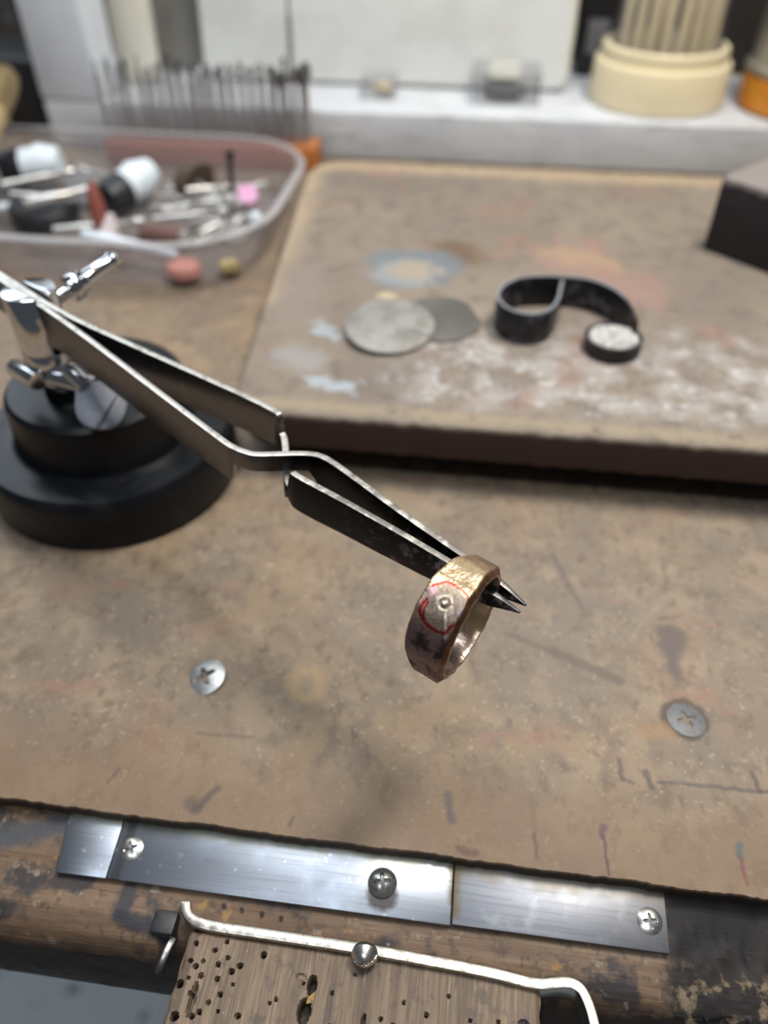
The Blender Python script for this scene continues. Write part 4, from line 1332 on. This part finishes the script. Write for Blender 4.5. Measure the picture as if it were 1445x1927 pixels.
def ring_pt(i, j):
    th = 2 * PI * i / NT
    lf, rt = ring_half(th)
    if j < NO:
        s_ = j / (NO - 1)
        x = lf + (rt - 0.75 - lf) * s_
        r = ring_r(th, x)
        e = min(s_, 1.0) * (rt - lf)
        if e < 0.45:
            r -= 0.30 * (1 - e / 0.45) ** 2
        r += 0.035 * nz(th * 30, x * 2.5, 2)
        # solder bead with a pitted collar and a raised tail
        q = math.hypot(x - BX, -th_wrap(th) * 11 - BY)
        if q < 0.5:
            r += 0.30 * math.sqrt(1 - (q / 0.5) ** 2)
        r -= 0.14 * max(0, 1 - abs(q - 0.72) / 0.25)
        r += 0.10 * max(0, 1 - abs(q - 1.15) / 0.35) * (0.6 + nz(x * 2, th * 22, 3))
        if seg_d((x - BX, -th_wrap(th) * 11 - BY), (0.7, -1.0), (2.6, -4.7)) < 0.24:
            r += 0.10 + 0.05 * nz(x * 4, th * 44, 1)
    elif j < NO + 2:
        r = ring_r(th, rt) - 0.45 - 0.75 * (j - NO)
        r = max(r, RI + 0.12)
        x = rt - 0.45 + 0.5 * (j - NO)
    elif j < NO + 2 + NI:
        s_ = (j - NO - 2) / (NI - 1)
        x = rt + (lf - rt) * s_
        r = RI + 0.15 * (2 * abs(s_ - 0.5)) ** 4 + 0.03 * nz(th * 8, x, 6)
    else:
        x, r = lf - 0.06, RI + 0.55 * (j - NO - 2 - NI + 1)
    return (x, -r * math.sin(th), r * math.cos(th))


rb = MB().grid(NT, NS, ring_pt, closeu=True, closev=True)
ro = rb.build('band', bpy.data.materials.new('ring_bronze'), ring, sharp=50)


def poly_d(p, pl):
    return min(seg_d(p, a, b) for a, b in zip(pl, pl[1:]))


def sm(a, b, x):
    k = max(0, min(1, (x - a) / (b - a)))
    return k * k * (3 - 2 * k)


def mixc(a, b, k):
    return [p + (q - p) * k for p, q in zip(a, b)]


red_left = [(-2.85, -0.7), (-3.15, -1.7), (-3.0, -2.8), (-2.3, -3.5), (-1.5, -3.95), (-0.2, -4.35), (1.0, -4.3), (2.2, -4.0), (2.8, -2.2)]
red_left2 = [(-2.4, -0.9), (-2.5, -1.9), (-2.2, -3.0), (-1.7, -3.7)]
red_top = [(-3.2, 1.6), (-2.8, 2.1), (-2.3, 2.5), (-2.0, 3.15), (-1.2, 3.4), (-0.1, 3.4), (1.4, 3.25), (2.4, 2.9), (2.8, 2.4)]
me = ro.data
me.attributes.new('Col', 'FLOAT_COLOR', 'POINT')
me.attributes.new('Rgh', 'FLOAT', 'POINT')
cbuf, rbuf = [], []
for i in range(NT):
    th = 2 * PI * i / NT
    d = th_wrap(th)
    for j in range(NS):
        k = i * NS + j
        x, y, z = rb.v[k]
        c = [0.62, 0.40, 0.22]
        rg = 0.27
        Y = -d * 11.0          # distance along the band, + is up in the photograph
        if j < NO:
            n1 = nz(x * 0.35, Y * 0.3, 1.0)
            n2 = nz(x * 1.1, Y * 1.1, 5.0)
            n3 = nz(x * 3.2, Y * 3.2, 9.0)
            # polished yellow top, greyish matt face, dark violet lower part
            x, Y = x - BX, Y - BY
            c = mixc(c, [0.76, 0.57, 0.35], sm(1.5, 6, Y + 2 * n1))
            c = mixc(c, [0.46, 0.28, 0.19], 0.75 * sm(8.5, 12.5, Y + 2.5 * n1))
            face = sm(4.3, 3.2, math.hypot(x * 0.95, Y + 0.4) + 1.1 * n2)
            c = mixc(c, [0.26, 0.22, 0.19], 0.85 * face)
            rg += 0.25 * face
            side = sm(-2.0, -3.4, x + 0.8 * n2) * sm(3, 1, Y)
            c = mixc(c, [0.50, 0.36, 0.29], 0.7 * side)
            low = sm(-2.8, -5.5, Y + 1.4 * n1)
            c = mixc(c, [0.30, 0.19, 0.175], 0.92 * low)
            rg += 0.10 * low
            spots = sm(0.0, 0.30, nz(x * 0.42 + 7, Y * 0.33, 2) * 0.8 + n3 * 0.3 + n2 * .3 + 0.10 * x / 3) * sm(-3.5, -6.5, Y)
            c = mixc(c, [0.05, 0.034, 0.036], 0.9 * spots)
            pit = sm(0.25, 0.50, n3 * 0.75 + n2 * 0.35)
            c = mixc(c, [0.12, 0.08, 0.062], 0.75 * pit)
            speck = sm(0.22, 0.45, nz(x * 5.5, Y * 5.5, 3.3)) * sm(-0.3, 0.2, n2)
            c = mixc(c, [0.10, 0.07, 0.055], 0.6 * speck)
            pinky = sm(1.0, 0.5, math.hypot((x + 2.7) / 0.75, (Y - 0.7) / 1.1) + 0.4 * n2)
            c = mixc(c, [0.74, 0.40, 0.46], 0.85 * pinky)
            pk2 = sm(1.0, 0.4, math.hypot((x - 2.9) / 0.7, (Y - 0.0) / 0.8) + 0.6 * n2)
            c = mixc(c, [0.55, 0.38, 0.45], 0.8 * pk2)
            qd = math.hypot(x, Y)
            halo = sm(0.55, 0.12, abs(qd - 1.15) + 0.55 * n3 + 0.2 * n2)
            c = mixc(c, [0.66, 0.55, 0.43], 0.8 * halo)
            patch = sm(1.0, 0.55, math.hypot((x - 1.3) / 0.9, (Y + 0.6) / 0.7) + 0.5 * n3)
            c = mixc(c, [0.58, 0.47, 0.38], 0.7 * patch)
            trail = sm(0.30, 0.14, seg_d((x, Y), (0.7, -1.0), (2.6, -4.7)) + 0.12 * n3)
            c = mixc(c, [0.70, 0.60, 0.48], 0.85 * trail)
            gap = sm(0.2, 0.05, abs(qd - 0.68))
            c = mixc(c, [0.14, 0.10, 0.08], 0.7 * gap)
            bead = sm(0.56, 0.42, qd)
            c = mixc(c, [0.88, 0.82, 0.70], bead)
            rg = rg * (1 - bead) + 0.18 * bead
            r1 = sm(0.36, 0.20, poly_d((x, Y), red_left) + 0.10 * n3 + (0.04 if x > 0 else 0))
            r2 = sm(0.24, 0.12, poly_d((x, Y), red_left2) + 0.09 * n3)
            r3 = sm(0.26, 0.13, poly_d((x, Y), red_top) + 0.10 * n3 + (0.06 if x > 0 else 0))
            rr = max(r1, r2, r3)
            c = mixc(c, [0.33, 0.006, 0.014], 0.94 * rr)
            rg = rg * (1 - rr) + 0.35 * rr
        elif j < NO + 2 or j >= NO + 2 + NI:
            c = [0.20, 0.095, 0.05]
            dk_ = sm(-0.05, 0.35, nz(th * 5, x, 4))
            c = mixc(c, [0.13, 0.07, 0.045], 0.7 * dk_)
            rg = 0.42
        else:
            c = [0.66, 0.52, 0.36]
            dk_ = sm(1.1, 2.2, abs(th_wrap(th - PI * 0.42)) * -1 + 2.6 + 0.6 * nz(th * 3, x * .4, 8))
            c = mixc(c, [0.26, 0.19, 0.18], 0.75 * sm(2.4, 1.2, abs(th_wrap(th - 2.2)) * 2) + 0.0 * dk_)
            rg = 0.25
        cbuf += [c[0], c[1], c[2], 1.0]
        rbuf.append(max(0.12, min(0.8, rg)))
me.attributes['Col'].data.foreach_set('color', cbuf)
me.attributes['Rgh'].data.foreach_set('value', rbuf)
rm = me.materials[0]
rm.use_nodes = True
nt = rm.node_tree
bs = nt.nodes['Principled BSDF']
a1 = nt.nodes.new('ShaderNodeAttribute')
a1.attribute_name = 'Col'
a2 = nt.nodes.new('ShaderNodeAttribute')
a2.attribute_name = 'Rgh'
nt.links.new(a1.outputs['Color'], bs.inputs['Base Color'])
nt.links.new(a2.outputs['Fac'], bs.inputs['Roughness'])
bs.inputs['Metallic'].default_value = 0.85
tcn = nt.nodes.new('ShaderNodeTexCoord')
vs_ = nt.nodes.new('ShaderNodeVectorMath')
vs_.operation = 'SCALE'
vs_.inputs['Scale'].default_value = 1000
nt.links.new(tcn.outputs['Object'], vs_.inputs[0])
nzz = nt.nodes.new('ShaderNodeTexNoise')
nzz.inputs['Scale'].default_value = 1.6
nzz.inputs['Detail'].default_value = 6
nt.links.new(vs_.outputs[0], nzz.inputs['Vector'])
bpn = nt.nodes.new('ShaderNodeBump')
bpn.inputs['Strength'].default_value = 0.25
bpn.inputs['Distance'].default_value = 0.0002
nt.links.new(nzz.outputs['Fac'], bpn.inputs['Height'])
nt.links.new(bpn.outputs[0], bs.inputs['Normal'])
